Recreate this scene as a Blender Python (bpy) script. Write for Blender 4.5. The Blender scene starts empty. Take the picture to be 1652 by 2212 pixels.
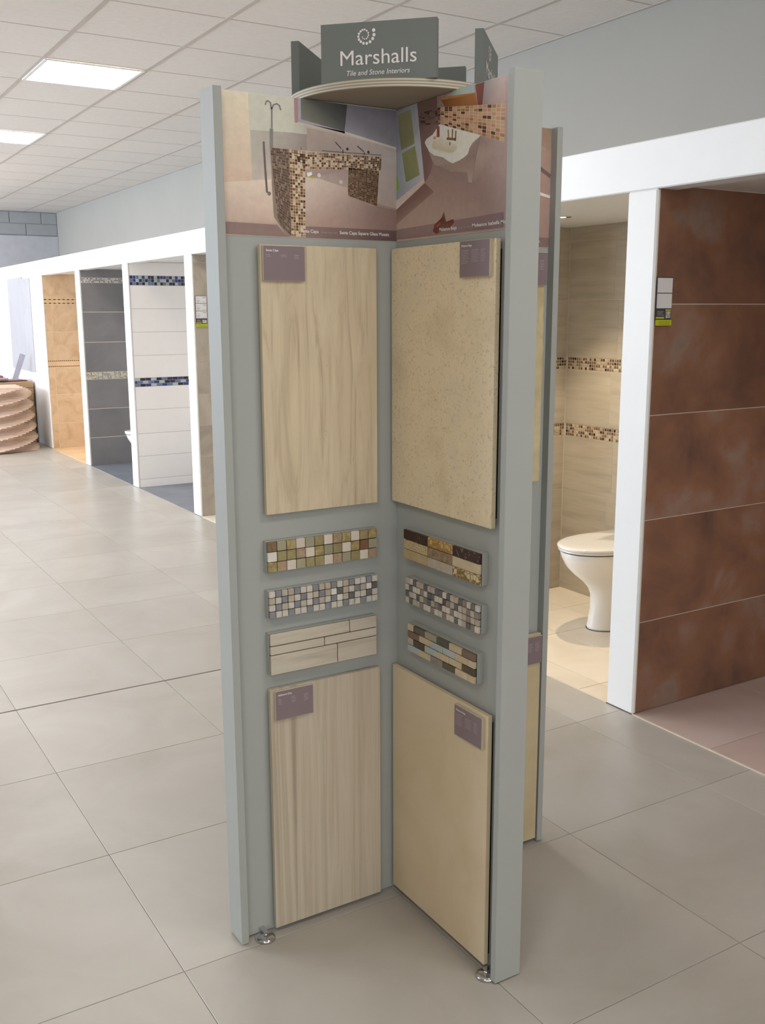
import bpy, bmesh, math, random
from mathutils import Vector, Matrix

random.seed(7)
scene = bpy.context.scene
COL = scene.collection

# ------------------------------------------------------------------ camera
CAM_H = 1.5
YAW, PITCH, ROLL, FPX = 0.548272671, 0.197539665, -0.00343761646, 2150.9
def camera():
    cy_, sy_, cp_, sp_ = math.cos(YAW), math.sin(YAW), math.cos(PITCH), math.sin(PITCH)
    F = Vector((sy_*cp_, cy_*cp_, -sp_)); R = Vector((cy_, -sy_, 0)); U = R.cross(F)
    cr, sr = math.cos(ROLL), math.sin(ROLL)
    R2 = R*cr + U*sr; U2 = U*cr - R*sr
    cd = bpy.data.cameras.new('camera'); co = bpy.data.objects.new('camera', cd); COL.objects.link(co)
    cd.sensor_fit = 'VERTICAL'; cd.sensor_height = 24.0; cd.sensor_width = 18.0
    cd.lens = FPX/2212.0*24.0
    cd.clip_start = 0.05; cd.clip_end = 100
    m = Matrix((R2, U2, -F)).transposed().to_4x4(); m.translation = (0, 0, CAM_H)
    co.matrix_world = m
    scene.camera = co
camera()

# ------------------------------------------------------------------ world, daylight, exposure
def srgb(r, g, b):
    f = lambda c: (c/12.92 if c <= 0.04045 else ((c+0.055)/1.055)**2.4)
    return (f(r/255.0), f(g/255.0), f(b/255.0), 1.0)

w = bpy.data.worlds.new('sky'); scene.world = w; w.use_nodes = True
w.node_tree.nodes['Background'].inputs[0].default_value = (0.62, 0.76, 1.0, 1)
w.node_tree.nodes['Background'].inputs[1].default_value = 1.0
CEIL_L = 18          # radiance of the ceiling light panels
DAY = 215.0            # watts of daylight entering each shop window
scene.view_settings.view_transform = 'Standard'
scene.view_settings.look = 'None'
scene.view_settings.gamma = 1.0
scene.view_settings.use_curve_mapping = False
scene.view_settings.exposure = 0.0
WIN = [(5.8, 8.6), (8.9, 11.7), (12.0, 14.8)]      # shop windows in the left wall (y from, y to)
WALL_LX = -4.6
ADDED_WIN = [(-3.9, -0.9), (-0.6, 2.4)]                   # unseen near-wall windows added to brighten camera-facing surfaces (x from, x to)
NEAR_Y = -3.6
FILL_N = 31.0  # watts of added fill at each near-wall window
for (a, b) in WIN:
    ld = bpy.data.lights.new('window_daylight', 'AREA'); ld.shape = 'RECTANGLE'
    ld.size = b-a-0.1; ld.size_y = 1.6; ld.energy = DAY; ld.color = (0.74, 0.84, 1.0)
    lo = bpy.data.objects.new('window_daylight', ld); COL.objects.link(lo)
    lo.location = (WALL_LX+0.06, (a+b)/2, 1.85)
    lo.rotation_euler = (math.radians(90), 0, math.radians(-90))

for (a, b) in ADDED_WIN:  # added lamps, fill the stand's front from behind the camera
    ld = bpy.data.lights.new('window_daylight', 'AREA'); ld.shape = 'RECTANGLE'
    ld.size = b-a-0.1; ld.size_y = 1.6; ld.energy = FILL_N; ld.color = (1.0, 0.98, 0.94)
    lo = bpy.data.objects.new('window_daylight', ld); COL.objects.link(lo)
    lo.location = ((a+b)/2, NEAR_Y+0.06, 1.8); lo.rotation_euler = (math.radians(90), 0, 0)

# ------------------------------------------------------------------ helpers: materials
MATS = {}
def new_mat(name):
    m = bpy.data.materials.new(name); m.use_nodes = True
    nt = m.node_tree; bs = nt.nodes['Principled BSDF']
    MATS[name] = m
    return m, nt, bs
def coords(nt, scale=(1, 1, 1), rnd=0.0, kind='Object'):
    tc = nt.nodes.new('ShaderNodeTexCoord'); mp = nt.nodes.new('ShaderNodeMapping')
    mp.inputs['Scale'].default_value = scale
    src = tc.outputs[kind]
    if rnd:
        oi = nt.nodes.new('ShaderNodeObjectInfo'); mu = nt.nodes.new('ShaderNodeMath'); mu.operation = 'MULTIPLY'
        mu.inputs[1].default_value = rnd; nt.links.new(oi.outputs['Random'], mu.inputs[0])
        cb = nt.nodes.new('ShaderNodeCombineXYZ')
        for i in range(3): nt.links.new(mu.outputs[0], cb.inputs[i])
        ad = nt.nodes.new('ShaderNodeVectorMath'); ad.operation = 'ADD'
        nt.links.new(src, ad.inputs[0]); nt.links.new(cb.outputs[0], ad.inputs[1]); src = ad.outputs[0]
    nt.links.new(src, mp.inputs['Vector'])
    return mp.outputs['Vector']
def noise(nt, vec, scale, detail=6, rough=0.6, dist=0.0):
    n = nt.nodes.new('ShaderNodeTexNoise'); nt.links.new(vec, n.inputs['Vector'])
    n.inputs['Scale'].default_value = scale; n.inputs['Detail'].default_value = detail
    n.inputs['Roughness'].default_value = rough; n.inputs['Distortion'].default_value = dist
    return n.outputs['Fac']
def ramp(nt, fac, stops):
    r = nt.nodes.new('ShaderNodeValToRGB'); e = r.color_ramp.elements
    while len(e) < len(stops): e.new(0.5)
    for i, (p, c) in enumerate(stops): e[i].position = p; e[i].color = c
    nt.links.new(fac, r.inputs[0]); return r.outputs['Color']
def mix(nt, a, b, fac, mode='MIX'):
    x = nt.nodes.new('ShaderNodeMix'); x.data_type = 'RGBA'; x.blend_type = mode
    for v, s in ((a, 6), (b, 7)):
        if isinstance(v, tuple): x.inputs[s].default_value = v
        else: nt.links.new(v, x.inputs[s])
    if isinstance(fac, (int, float)): x.inputs[0].default_value = fac
    else: nt.links.new(fac, x.inputs[0])
    return x.outputs[2]
def bump(nt, bs, h, strength=0.2, dist=0.002):
    b = nt.nodes.new('ShaderNodeBump'); b.inputs['Strength'].default_value = strength
    b.inputs['Distance'].default_value = dist
    nt.links.new(h, b.inputs['Height']); nt.links.new(b.outputs[0], bs.inputs['Normal'])
def rand_value(nt, col, amount):
    """slightly lighter or darker for each object"""
    oi = nt.nodes.new('ShaderNodeObjectInfo'); mr = nt.nodes.new('ShaderNodeMapRange')
    mr.inputs[3].default_value = 1-amount; mr.inputs[4].default_value = 1+amount
    nt.links.new(oi.outputs['Random'], mr.inputs[0])
    hs = nt.nodes.new('ShaderNodeHueSaturation'); nt.links.new(mr.outputs[0], hs.inputs['Value'])
    nt.links.new(col, hs.inputs['Color']); return hs.outputs[0]

def plain(name, rgb, rough=0.5, spec=0.3, metal=0.0, var=0.06, scale=8.0, bmp=0.0, vary=0.0, coat=0.0):
    m, nt, bs = new_mat(name)
    c = srgb(*rgb); v = coords(nt, rnd=3.0)
    n = noise(nt, v, scale)
    lo = tuple(x*(1-var) for x in c[:3])+(1,); hi = tuple(min(1, x*(1+var)) for x in c[:3])+(1,)
    col = ramp(nt, n, [(0.3, lo), (0.7, hi)])
    if vary: col = rand_value(nt, col, vary)
    nt.links.new(col, bs.inputs['Base Color'])
    bs.inputs['Roughness'].default_value = rough; bs.inputs['Specular IOR Level'].default_value = spec
    bs.inputs['Metallic'].default_value = metal; bs.inputs['Coat Weight'].default_value = coat
    if bmp: bump(nt, bs, noise(nt, v, scale*12, 3), bmp)
    return m
def emissive(name, rgb, strength):
    m, nt, bs = new_mat(name)
    bs.inputs['Base Color'].default_value = (0.9, 0.9, 0.9, 1)
    bs.inputs['Emission Color'].default_value = rgb; bs.inputs['Emission Strength'].default_value = strength
    return m
def lift(c, g): return tuple(min(0.95, x*g) for x in srgb(*c)[:3])+(1.0,)
def streak(name, stops, sc=(16, 16, 1.6), scale=1.0, rough=0.45, rnd=4.0, dist=1.5, fine=None, spec=0.3, gain=1.0):
    m, nt, bs = new_mat(name)
    v = coords(nt, sc, rnd); n = noise(nt, v, scale, 8, 0.62, dist)
    col = ramp(nt, n, [(p, lift(c, gain)) for p, c in stops])
    if fine:
        v2 = coords(nt, fine[0], rnd); n2 = noise(nt, v2, fine[1], 4, 0.6, fine[4] if len(fine) > 4 else 0.5)
        k = nt.nodes.new('ShaderNodeValToRGB'); k.color_ramp.elements[0].position = fine[2]; k.color_ramp.elements[1].position = fine[2]+0.07
        k.color_ramp.elements[0].color = (0, 0, 0, 1); k.color_ramp.elements[1].color = (1, 1, 1, 1)
        nt.links.new(n2, k.inputs[0])
        col = mix(nt, col, srgb(*fine[3]), k.outputs[0])
    nt.links.new(col, bs.inputs['Base Color'])
    bs.inputs['Roughness'].default_value = rough; bs.inputs['Specular IOR Level'].default_value = spec
    return m
def blotch(name, stops, scale=2.5, rough=0.4, rnd=5.0, speck=None, vary=0.0, spec=0.3, dist=0.4, bmp=0.0, sc=(1, 1, 1), gain=1.0):
    m, nt, bs = new_mat(name)
    v = coords(nt, sc, rnd); n = noise(nt, v, scale, 8, 0.6, dist)
    col = ramp(nt, n, [(p, lift(c, gain)) for p, c in stops])
    if speck:
        n2 = noise(nt, v, speck[0], 3, 0.7)
        k = nt.nodes.new('ShaderNodeValToRGB'); k.color_ramp.elements[0].position = speck[1]; k.color_ramp.elements[1].position = speck[1]+0.06
        k.color_ramp.elements[0].color = (0, 0, 0, 1); k.color_ramp.elements[1].color = (1, 1, 1, 1)
        nt.links.new(n2, k.inputs[0]); col = mix(nt, col, srgb(*speck[2]), k.outputs[0])
    if vary: col = rand_value(nt, col, vary)
    nt.links.new(col, bs.inputs['Base Color'])
    bs.inputs['Roughness'].default_value = rough; bs.inputs['Specular IOR Level'].default_value = spec
    if bmp: bump(nt, bs, noise(nt, v, scale*8, 4), bmp)
    return m
def vcol_mat(name, rough=0.35, spec=0.4):
    m, nt, bs = new_mat(name)
    a = nt.nodes.new('ShaderNodeAttribute'); a.attribute_name = 'Col'
    n = noise(nt, coords(nt, rnd=3.0), 60, 3)
    col = mix(nt, a.outputs['Color'], ramp(nt, n, [(0.3, (0.9, 0.9, 0.9, 1)), (0.7, (1, 1, 1, 1))]), 1.0, 'MULTIPLY')
    nt.links.new(col, bs.inputs['Base Color'])
    bs.inputs['Roughness'].default_value = rough; bs.inputs['Specular IOR Level'].default_value = spec
    return m

# ------------------------------------------------------------------ helpers: objects
WL = {}                                            # world location of each object by name
CACHE = {}
def link(o, loc, parent=None, label=None, cat=None, group=None, kind=None):
    COL.objects.link(o)
    loc = Vector(loc)
    if parent is not None:
        o.parent = parent; o.location = loc-WL[parent.name]
    else: o.location = loc
    WL[o.name] = loc
    if label: o['label'] = label
    if cat: o['category'] = cat
    if group: o['group'] = group
    if kind: o['kind'] = kind
    return o
def thing(name, loc, label, cat, group=None):
    return link(bpy.data.objects.new(name, None), loc, None, label, cat, group)
def mesh_from(name, verts, faces, mat, smooth=False):
    me = bpy.data.meshes.new(name); me.from_pydata([tuple(v) for v in verts], [], faces); me.update()
    if mat: me.materials.append(mat)
    if smooth:
        for p in me.polygons: p.use_smooth = True
    return me
def box_mesh(dx, dy, dz, mat, bev=0.0):
    key = (round(dx, 5), round(dy, 5), round(dz, 5), mat.name, bev)
    if key in CACHE: return CACHE[key]
    bm = bmesh.new(); bmesh.ops.create_cube(bm, size=1.0)
    for v in bm.verts: v.co = Vector((v.co.x*dx, v.co.y*dy, v.co.z*dz))
    if bev: bmesh.ops.bevel(bm, geom=bm.edges[:], offset=bev, segments=1, affect='EDGES')
    me = bpy.data.meshes.new('box'); bm.to_mesh(me); bm.free(); me.materials.append(mat)
    CACHE[key] = me; return me
def box(name, lo, hi, mat, parent=None, bev=0.0, rot=None, **kw):
    d = [hi[i]-lo[i] for i in range(3)]; c = [(hi[i]+lo[i])/2 for i in range(3)]
    o = bpy.data.objects.new(name, box_mesh(d[0], d[1], d[2], mat, bev))
    if rot is not None: o.rotation_euler = rot
    return link(o, c, parent, **kw)
def obj(name, verts, faces, mat, parent=None, origin=(0, 0, 0), smooth=False, **kw):
    og = Vector(origin)
    me = mesh_from(name, [Vector(v)-og for v in verts], faces, mat, smooth)
    return link(bpy.data.objects.new(name, me), og, parent, **kw)
def set_vcol(me, cols):
    """cols: one linear colour for each vertex"""
    at = me.color_attributes.new('Col', 'FLOAT_COLOR', 'POINT')
    for i, c in enumerate(cols): at.data[i].color = c
def lathe(name, prof, mat, parent, loc, seg=32, smooth=True, **kw):
    vs, fs = [], []
    for (r, z) in prof:
        for k in range(seg):
            a = 2*math.pi*k/seg; vs.append((r*math.cos(a), r*math.sin(a), z))
    n = len(prof)
    for i in range(n-1):
        for k in range(seg):
            k2 = (k+1) % seg; fs.append((i*seg+k, i*seg+k2, (i+1)*seg+k2, (i+1)*seg+k))
    fs.append(tuple(reversed(range(seg)))); fs.append(tuple((n-1)*seg+k for k in range(seg)))
    me = mesh_from(name, vs, fs, mat, smooth)
    return link(bpy.data.objects.new(name, me), loc, parent, **kw)
def text_pts(body, bold=0.0, shear=0.0):
    """triangulated outline of a line of lettering in its own plane, normalised to unit width"""
    cu = bpy.data.curves.new('lettering', 'FONT'); cu.body = body; cu.offset = bold; cu.shear = shear
    cu.resolution_u = 4
    to = bpy.data.objects.new('lettering', cu); COL.objects.link(to)
    bpy.context.view_layer.update()
    me = bpy.data.meshes.new_from_object(to.evaluated_get(bpy.context.evaluated_depsgraph_get()))
    vs = [Vector((v.co.x, v.co.y)) for v in me.vertices]; fs = [tuple(p.vertices) for p in me.polygons]
    bpy.data.objects.remove(to); bpy.data.curves.remove(cu); bpy.data.meshes.remove(me)
    x0 = min(v.x for v in vs); x1 = max(v.x for v in vs)
    return [((v.x-x0)/(x1-x0), v.y) for v in vs], fs
def lettering(body, frame, x0, x1, base, cap, mat, parent, off=0.0004, bold=0.0, shear=0.0, name='lettering'):
    """frame(x, z, off) gives the world point of a flat surface; cap = height of a capital"""
    vs, fs = text_pts(body, bold, shear)
    pts = [frame(x0+(x1-x0)*x, base+y/0.72*cap, off) for x, y in vs]
    return obj(name, pts, fs, mat, parent, origin=WL[parent.name])
def flat(polys, frame, mat, parent, name, off0=0.0004, step=0.00012):
    """flat print: polys = list of (points, colours); each later one lies a hair above the last"""
    vs, fs, cs = [], [], []
    for i, (pts, cols) in enumerate(polys):
        b = len(vs); o = off0+step*i
        for k, p in enumerate(pts):
            vs.append(frame(p[0], p[1], o)); cs.append(cols[k % len(cols)])
        fs.append(tuple(range(b, b+len(pts))))
    o = obj(name, vs, fs, mat, parent, origin=WL[parent.name])
    set_vcol(o.data, cs); return o
def ribbon(pts, wd):
    L_, R_ = [], []
    for i, p in enumerate(pts):
        a = pts[max(0, i-1)]; b = pts[min(len(pts)-1, i+1)]
        d = Vector((b[0]-a[0], b[1]-a[1])); d.normalize(); n = Vector((-d.y, d.x))*wd/2
        L_.append((p[0]+n.x, p[1]+n.y)); R_.append((p[0]-n.x, p[1]-n.y))
    return L_+R_[::-1]
def chips_mesh(name, cells, frame, thick, mat, parent, gap=0.0012, off=0.0):
    """many small chips in one mesh: cells = (x0, z0, x1, z1, colour)"""
    vs, fs, cs = [], [], []
    for (x0, z0, x1, z1, c) in cells:
        b = len(vs); g = gap/2; e = min(0.0012, thick*0.4)
        for (o, i) in ((off, 0), (off+thick-e, 0), (off+thick, e)):
            for (x, z) in ((x0+g+i, z0+g+i), (x1-g-i, z0+g+i), (x1-g-i, z1-g-i), (x0+g+i, z1-g-i)):
                vs.append(frame(x, z, o)); cs.append(c)
        for lay in (0, 4):
            for k in range(4):
                k2 = (k+1) % 4; fs.append((b+lay+k, b+lay+k2, b+lay+4+k2, b+lay+4+k))
        fs.append((b+8, b+9, b+10, b+11))
    o = obj(name, vs, fs, mat, parent, origin=WL[parent.name], kind='stuff')
    set_vcol(o.data, cs); return o

def ordinal(n):
    w = ['first', 'second', 'third', 'fourth', 'fifth', 'sixth', 'seventh', 'eighth', 'ninth', 'tenth']
    if n <= 10: return w[n-1]
    return '%d%s' % (n, 'th' if 10 < n % 100 < 14 else {1: 'st', 2: 'nd', 3: 'rd'}.get(n % 10, 'th'))
ORD = [ordinal(i+1) for i in range(12)]

# ------------------------------------------------------------------ materials
paint = plain('grey_paint', (171, 174, 169), 0.5, 0.25, var=0.02, scale=5)
paint_sign = plain('sign_grey_paint', (118, 123, 119), 0.5, 0.25, var=0.02)
white = plain('white_gloss_board', (238, 238, 236), 0.45, 0.3, var=0.01)
wallp = plain('grey_wall_paint', (173, 170, 162), 0.8, 0.1, var=0.02, scale=2)
blockp = plain('grey_block_paint', (168, 170, 172), 0.85, 0.1, var=0.05, scale=6, bmp=0.3)
boardp = plain('pale_backer_board', (182, 181, 184), 0.8, 0.1, var=0.04, scale=4)
ceil_tile = plain('mineral_ceiling_tile', (232, 226, 220), 0.9, 0.05, var=0.03, scale=30, bmp=0.15, vary=0.012)
ceil_bar = plain('ceiling_bar', (200, 191, 184), 0.6, 0.2, var=0.01)
grout_floor = plain('floor_grout', (158, 149, 138), 0.9, 0.1, var=0.08)
floor_tile = blotch('floor_porcelain', [(0.25, (168, 162, 151)), (0.5, (178, 172, 162)), (0.75, (186, 181, 172))], 2.2, 0.33, 6.0, vary=0.02, spec=0.4, dist=0.8)
joint_strip = plain('movement_joint_rubber', (128, 120, 112), 0.7, 0.2)
light_grout = plain('pale_grout', (214, 200, 182), 0.9, 0.1)
tan_grout = plain('tan_grout', (226, 200, 166), 0.9, 0.1)
grey_grout = plain('grey_grout', (186, 181, 174), 0.9, 0.1)
brown_tile = blotch('rust_metal_porcelain', [(0.2, (84, 68, 62)), (0.38, (120, 88, 72)), (0.52, (138, 100, 78)), (0.64, (144, 120, 106)), (0.82, (112, 97, 90))], 3.4, 0.42, 7.0, vary=0.08, dist=0.25, spec=0.35, gain=1.1)
brown_floor = blotch('mauve_brown_porcelain', [(0.25, (178, 156, 148)), (0.5, (192, 171, 161)), (0.75, (200, 184, 178))], 2.0, 0.3, 7.0, vary=0.04, spec=0.4)
beige_tile = streak('beige_linear_porcelain', [(0.3, (172, 161, 141)), (0.5, (187, 176, 156)), (0.72, (198, 188, 170))], (2, 2, 22), 1.0, 0.4, dist=0.3)
beige_floor = blotch('beige_floor_porcelain', [(0.25, (216, 203, 182)), (0.5, (230, 218, 198)), (0.75, (238, 228, 210))], 3.0, 0.35, 6.0, vary=0.03)
stone_a = blotch('greige_slate_porcelain', [(0.2, (142, 133, 121)), (0.45, (172, 162, 148)), (0.6, (184, 174, 160)), (0.8, (160, 151, 140))], 4.0, 0.5, 7.0, vary=0.05, dist=1.0)
white_tile = plain('white_satin_tile', (240, 236, 232), 0.35, 0.35, var=0.015, vary=0.01)
dark_tile = blotch('charcoal_porcelain', [(0.3, (118, 114, 113)), (0.7, (134, 129, 127))], 3.0, 0.45, 6.0, vary=0.03)
tan_tile = blotch('tan_travertine_tile', [(0.2, (178, 146, 112)), (0.45, (204, 172, 136)), (0.6, (212, 182, 148)), (0.8, (192, 158, 124))], 6.0, 0.5, 7.0, vary=0.04, dist=1.0)
tan_floor = blotch('tan_floor_tile', [(0.3, (206, 172, 130)), (0.7, (222, 190, 150))], 6.0, 0.45, 7.0, vary=0.03)
slate_floor = blotch('slate_blue_floor_tile', [(0.3, (108, 112, 120)), (0.7, (124, 128, 136))], 4.0, 0.4, 6.0, vary=0.03)
chip_v = vcol_mat('mosaic_glaze', 0.25, 0.5)
print_v = vcol_mat('printed_poster', 0.4, 0.35)
ceramic = plain('white_ceramic', (236, 233, 226), 0.12, 0.5, var=0.005, coat=0.4)
dark_gap = plain('gap_dark', (42, 40, 38), 0.7, 0.2)  # dark of the shaded seat gap, the mosaic joints and the base strip
chrome = plain('chrome', (205, 205, 208), 0.12, 0.5, metal=1.0, var=0.01)
black_pad = plain('black_pad', (30, 30, 29), 0.8, 0.1)
acrylic = plain('acrylic_holder', (196, 186, 164), 0.2, 0.5, var=0.02)
card_purple = plain('mauve_card', (136, 120, 124), 0.4, 0.3, var=0.02)
ink_white = plain('white_ink', (236, 230, 228), 0.5, 0.2, var=0.01)
ink_pale = plain('pale_ink', (178, 164, 166), 0.5, 0.2, var=0.01)
ink_dark = plain('dark_ink', (60, 58, 58), 0.5, 0.2, var=0.01)
card_white = plain('white_card', (226, 225, 224), 0.5, 0.3, var=0.01)
card_dark = plain('charcoal_card', (76, 76, 80), 0.5, 0.3, var=0.05)
lime = plain('lime_card', (186, 196, 44), 0.5, 0.3, var=0.02)
lime_dark = plain('olive_ink', (140, 150, 34), 0.5, 0.3, var=0.02)
swatch = blotch('marble_swatch', [(0.35, (150, 142, 138)), (0.65, (214, 208, 202))], 60, 0.4)

def ply_mat():
    m, nt, bs = new_mat('plywood_edge')
    v = coords(nt, (1, 1, 1)); wv = nt.nodes.new('ShaderNodeTexWave'); wv.bands_direction = 'Z'
    wv.inputs['Scale'].default_value = 55; wv.inputs['Distortion'].default_value = 0.3
    nt.links.new(v, wv.inputs['Vector'])
    col = ramp(nt, wv.outputs['Fac'], [(0.2, srgb(150, 140, 120)), (0.6, srgb(186, 176, 154)), (0.9, srgb(200, 192, 172))])
    nt.links.new(col, bs.inputs['Base Color']); bs.inputs['Roughness'].default_value = 0.6
    return m
ply = ply_mat()
hardboard = plain('hardboard_underside', (160, 150, 136), 0.7, 0.15, var=0.06)

st_santa = streak('veined_cream_travertine', [(0.28, (168, 152, 126)), (0.45, (196, 180, 152)), (0.62, (206, 191, 164)), (0.8, (190, 174, 146))],
                  (30, 30, 2.6), 1.0, 0.5, 4.0, 1.4, gain=1.14, fine=((52, 52, 5.0), 1.0, 0.69, (150, 132, 108), 2.0))
st_beige = blotch('speckled_beige_limestone', [(0.25, (200, 183, 152)), (0.5, (216, 200, 168)), (0.75, (208, 194, 167))], 9.0, 0.5, 5.0, speck=(150, 0.58, (202, 185, 155)), dist=0.6, gain=1.18)
st_grey = streak('striped_grey_marble', [(0.22, (150, 138, 120)), (0.4, (178, 166, 146)), (0.52, (190, 179, 160)), (0.66, (172, 160, 140)), (0.85, (206, 196, 178))],
                 (34, 34, 0.9), 1.0, 0.35, 4.0, 0.5, gain=1.12)
st_sand = blotch('smooth_sand_limestone', [(0.25, (200, 182, 150)), (0.5, (208, 191, 160)), (0.75, (212, 196, 168))], 5.0, 0.5, 5.0, dist=0.6, gain=1.12)
st_trav = blotch('tumbled_yellow_travertine', [(0.25, (186, 168, 124)), (0.5, (210, 194, 152)), (0.75, (222, 208, 170))], 14.0, 0.6, 5.0, bmp=0.4)
st_sand2 = blotch('warm_sand_limestone', [(0.25, (190, 172, 134)), (0.6, (206, 190, 154)), (0.85, (196, 176, 140))], 8.0, 0.5, 5.0)

CHIP = {
 'cream': plain('chip_cream_stone', (214, 202, 186), 0.45, 0.3, vary=0.04),
 'white': plain('chip_white_stone', (226, 220, 208), 0.45, 0.3, vary=0.03),
 'sage': plain('chip_sage_glass', (160, 155, 128), 0.15, 0.5, vary=0.05, coat=0.5),
 'olive': blotch('chip_olive_glass', [(0.3, (144, 132, 92)), (0.7, (168, 156, 114))], 60, 0.15, vary=0.08, spec=0.5),
 'gold': blotch('chip_gold_foil_glass', [(0.3, (140, 120, 78)), (0.55, (172, 154, 106)), (0.8, (198, 184, 138))], 90, 0.15, vary=0.06, spec=0.5),
 'tan': blotch('chip_tan_stone', [(0.3, (150, 126, 98)), (0.7, (182, 160, 132))], 90, 0.5, vary=0.05),
 'rust': blotch('chip_rust_stone', [(0.3, (112, 78, 58)), (0.7, (140, 104, 80))], 70, 0.4, vary=0.06),
 'brown': blotch('chip_brown_stone', [(0.3, (110, 88, 66)), (0.7, (150, 124, 94))], 80, 0.4, vary=0.06),
 'blue': blotch('chip_blue_grey_stone', [(0.3, (126, 128, 132)), (0.7, (150, 152, 154))], 80, 0.4, vary=0.06),
 'slate': blotch('chip_slate_stone', [(0.3, (98, 98, 98)), (0.7, (118, 116, 114))], 80, 0.4, vary=0.08),
 'taupe': blotch('chip_taupe_stone', [(0.3, (176, 164, 146)), (0.7, (196, 184, 168))], 80, 0.45, vary=0.05),
 'greytan': blotch('chip_grey_tan_stone', [(0.3, (132, 124, 114)), (0.7, (156, 146, 136))], 80, 0.45, vary=0.06),
 'light': blotch('chip_light_stone', [(0.3, (196, 188, 176)), (0.7, (214, 206, 194))], 80, 0.45, vary=0.04),
 'darkmarble': streak('chip_dark_emperador', [(0.3, (58, 42, 38)), (0.7, (80, 60, 52))], (60, 60, 60), 1.0, 0.25, fine=((30, 30, 14), 1.0, 0.60, (176, 160, 146), 2.5)),
 'goldbeige': blotch('chip_gold_beige_stone', [(0.3, (178, 156, 112)), (0.7, (198, 178, 138))], 40, 0.45),
 'brownstone': blotch('chip_mottled_brown_stone', [(0.3, (118, 96, 74)), (0.55, (158, 134, 104)), (0.8, (176, 154, 122))], 90, 0.4),
 'sand': blotch('chip_sand_stone', [(0.3, (196, 178, 144)), (0.7, (212, 196, 164))], 40, 0.45, vary=0.04),
 'paleblue': plain('chip_pale_blue_glass', (178, 186, 186), 0.12, 0.5, vary=0.03, coat=0.5),
 'darkolive': plain('chip_dark_olive_glass', (88, 82, 62), 0.15, 0.5, vary=0.1, coat=0.5),
 'darkbrown': plain('chip_dark_brown_stone', (92, 78, 68), 0.35, 0.4, vary=0.1),
 'clay': plain('chip_clay_stone', (130, 108, 94), 0.4, 0.3, vary=0.06),
}
def pattern_mat(name, a, b, scale, kind):
    m, nt, bs = new_mat(name); v = coords(nt, (1, 1, 1))
    t = nt.nodes.new('ShaderNodeTexVoronoi'); t.feature = 'DISTANCE_TO_EDGE' if kind else 'F1'
    t.inputs['Scale'].default_value = scale; t.inputs['Randomness'].default_value = 0.35
    nt.links.new(v, t.inputs['Vector'])
    col = ramp(nt, t.outputs['Distance'], [(0.03 if kind else 0.1, srgb(*a)), (0.11 if kind else 0.42, srgb(*b))])
    nt.links.new(col, bs.inputs['Base Color']); bs.inputs['Roughness'].default_value = 0.4
    return m
CHIP['goldlattice'] = pattern_mat('chip_gold_lattice_relief', (160, 122, 60), (204, 178, 120), 95, True)
CHIP['goldhex'] = pattern_mat('chip_gold_hexagon_relief', (112, 92, 58), (204, 184, 140), 190, False)
CHIP['creamlattice'] = pattern_mat('chip_cream_lattice_relief', (134, 106, 60), (216, 200, 158), 85, True)

# ------------------------------------------------------------------ room shell
ROOM_Y0, ROOM_Y1 = -3.6, 14.95
WALL_X, CEIL_Z = 3.72, 2.905
BOOTH_X, BOOTH_BACK, OPEN_Z, HEAD_Z = 2.658, 3.636, 1.914, 2.078
ST = dict(kind='structure')

floor = box('floor', (WALL_LX, ROOM_Y0, -0.12), (WALL_X, ROOM_Y1, -0.0022), grout_floor, **ST)
gx = [0.678-0.602*k for k in range(4, 0, -1)]+[0.678, 1.273, 1.862, 2.435, BOOTH_X]
gy = [0.79, 1.395, 2.0, 2.598, 3.2, 3.829, 4.437, 5.03, 5.61]
while gy[-1] < ROOM_Y1-0.6: gy.append(gy[-1]+0.604)
gy.append(ROOM_Y1)
J = 0.0009
for i in range(len(gx)-1):
    for k in range(len(gy)-1):
        j2 = 0.005 if abs(gy[k+1]-3.829) < 1e-6 else J
        j1 = 0.005 if abs(gy[k]-3.829) < 1e-6 else J
        box('floor_tile', (gx[i]+J, gy[k]+j1, -0.010), (gx[i+1]-J, gy[k+1]-j2, 0.0), floor_tile, floor, bev=0.0008)
box('movement_joint', (gx[0], 3.8275, -0.008), (BOOTH_X, 3.8305, -0.0006), joint_strip, floor)

wall_right = box('wall_right', (WALL_X, ROOM_Y0, -0.12), (WALL_X+0.15, ROOM_Y1+0.15, CEIL_Z+0.2), wallp, **ST)
wall_far = box('wall_far', (WALL_LX, ROOM_Y1, -0.12), (WALL_X, ROOM_Y1+0.15, CEIL_Z+0.2), blockp, **ST)
for r, (z0, z1, sh) in enumerate(((2.585, 2.742, 0.0), (2.742, 2.899, 0.215))):
    x = WALL_X+sh-0.001
    while x > 1.2:
        a, b = max(1.2, x-0.426), min(x, WALL_X)
        box('wall_block', (a+0.004, ROOM_Y1-0.012, z0+0.004), (b-0.004, ROOM_Y1+0.01, z1-0.004), blockp, wall_far, bev=0.004)
        x -= 0.43
box('lining_board', (1.2, ROOM_Y1-0.03, 1.95), (WALL_X-0.002, ROOM_Y1+0.01, 2.575), plain('pale_lining', (190, 190, 194), 0.8, 0.1), wall_far, bev=0.003)
wn_ = box('wall_near', (WALL_LX, ROOM_Y0-0.2, -0.12), (WALL_X, ROOM_Y0, 0.95), wallp, **ST)
box('wall_upper', (WALL_LX, ROOM_Y0-0.2, 2.65), (WALL_X, ROOM_Y0, CEIL_Z+0.2), wallp, wn_)
xs_ = [WALL_LX]+[v for p in ADDED_WIN for v in p]+[WALL_X]
for i in range(0, len(xs_), 2):
    box('wall_pier', (xs_[i], ROOM_Y0-0.2, 0.95), (xs_[i+1], ROOM_Y0, 2.65), wallp, wn_)
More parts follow.
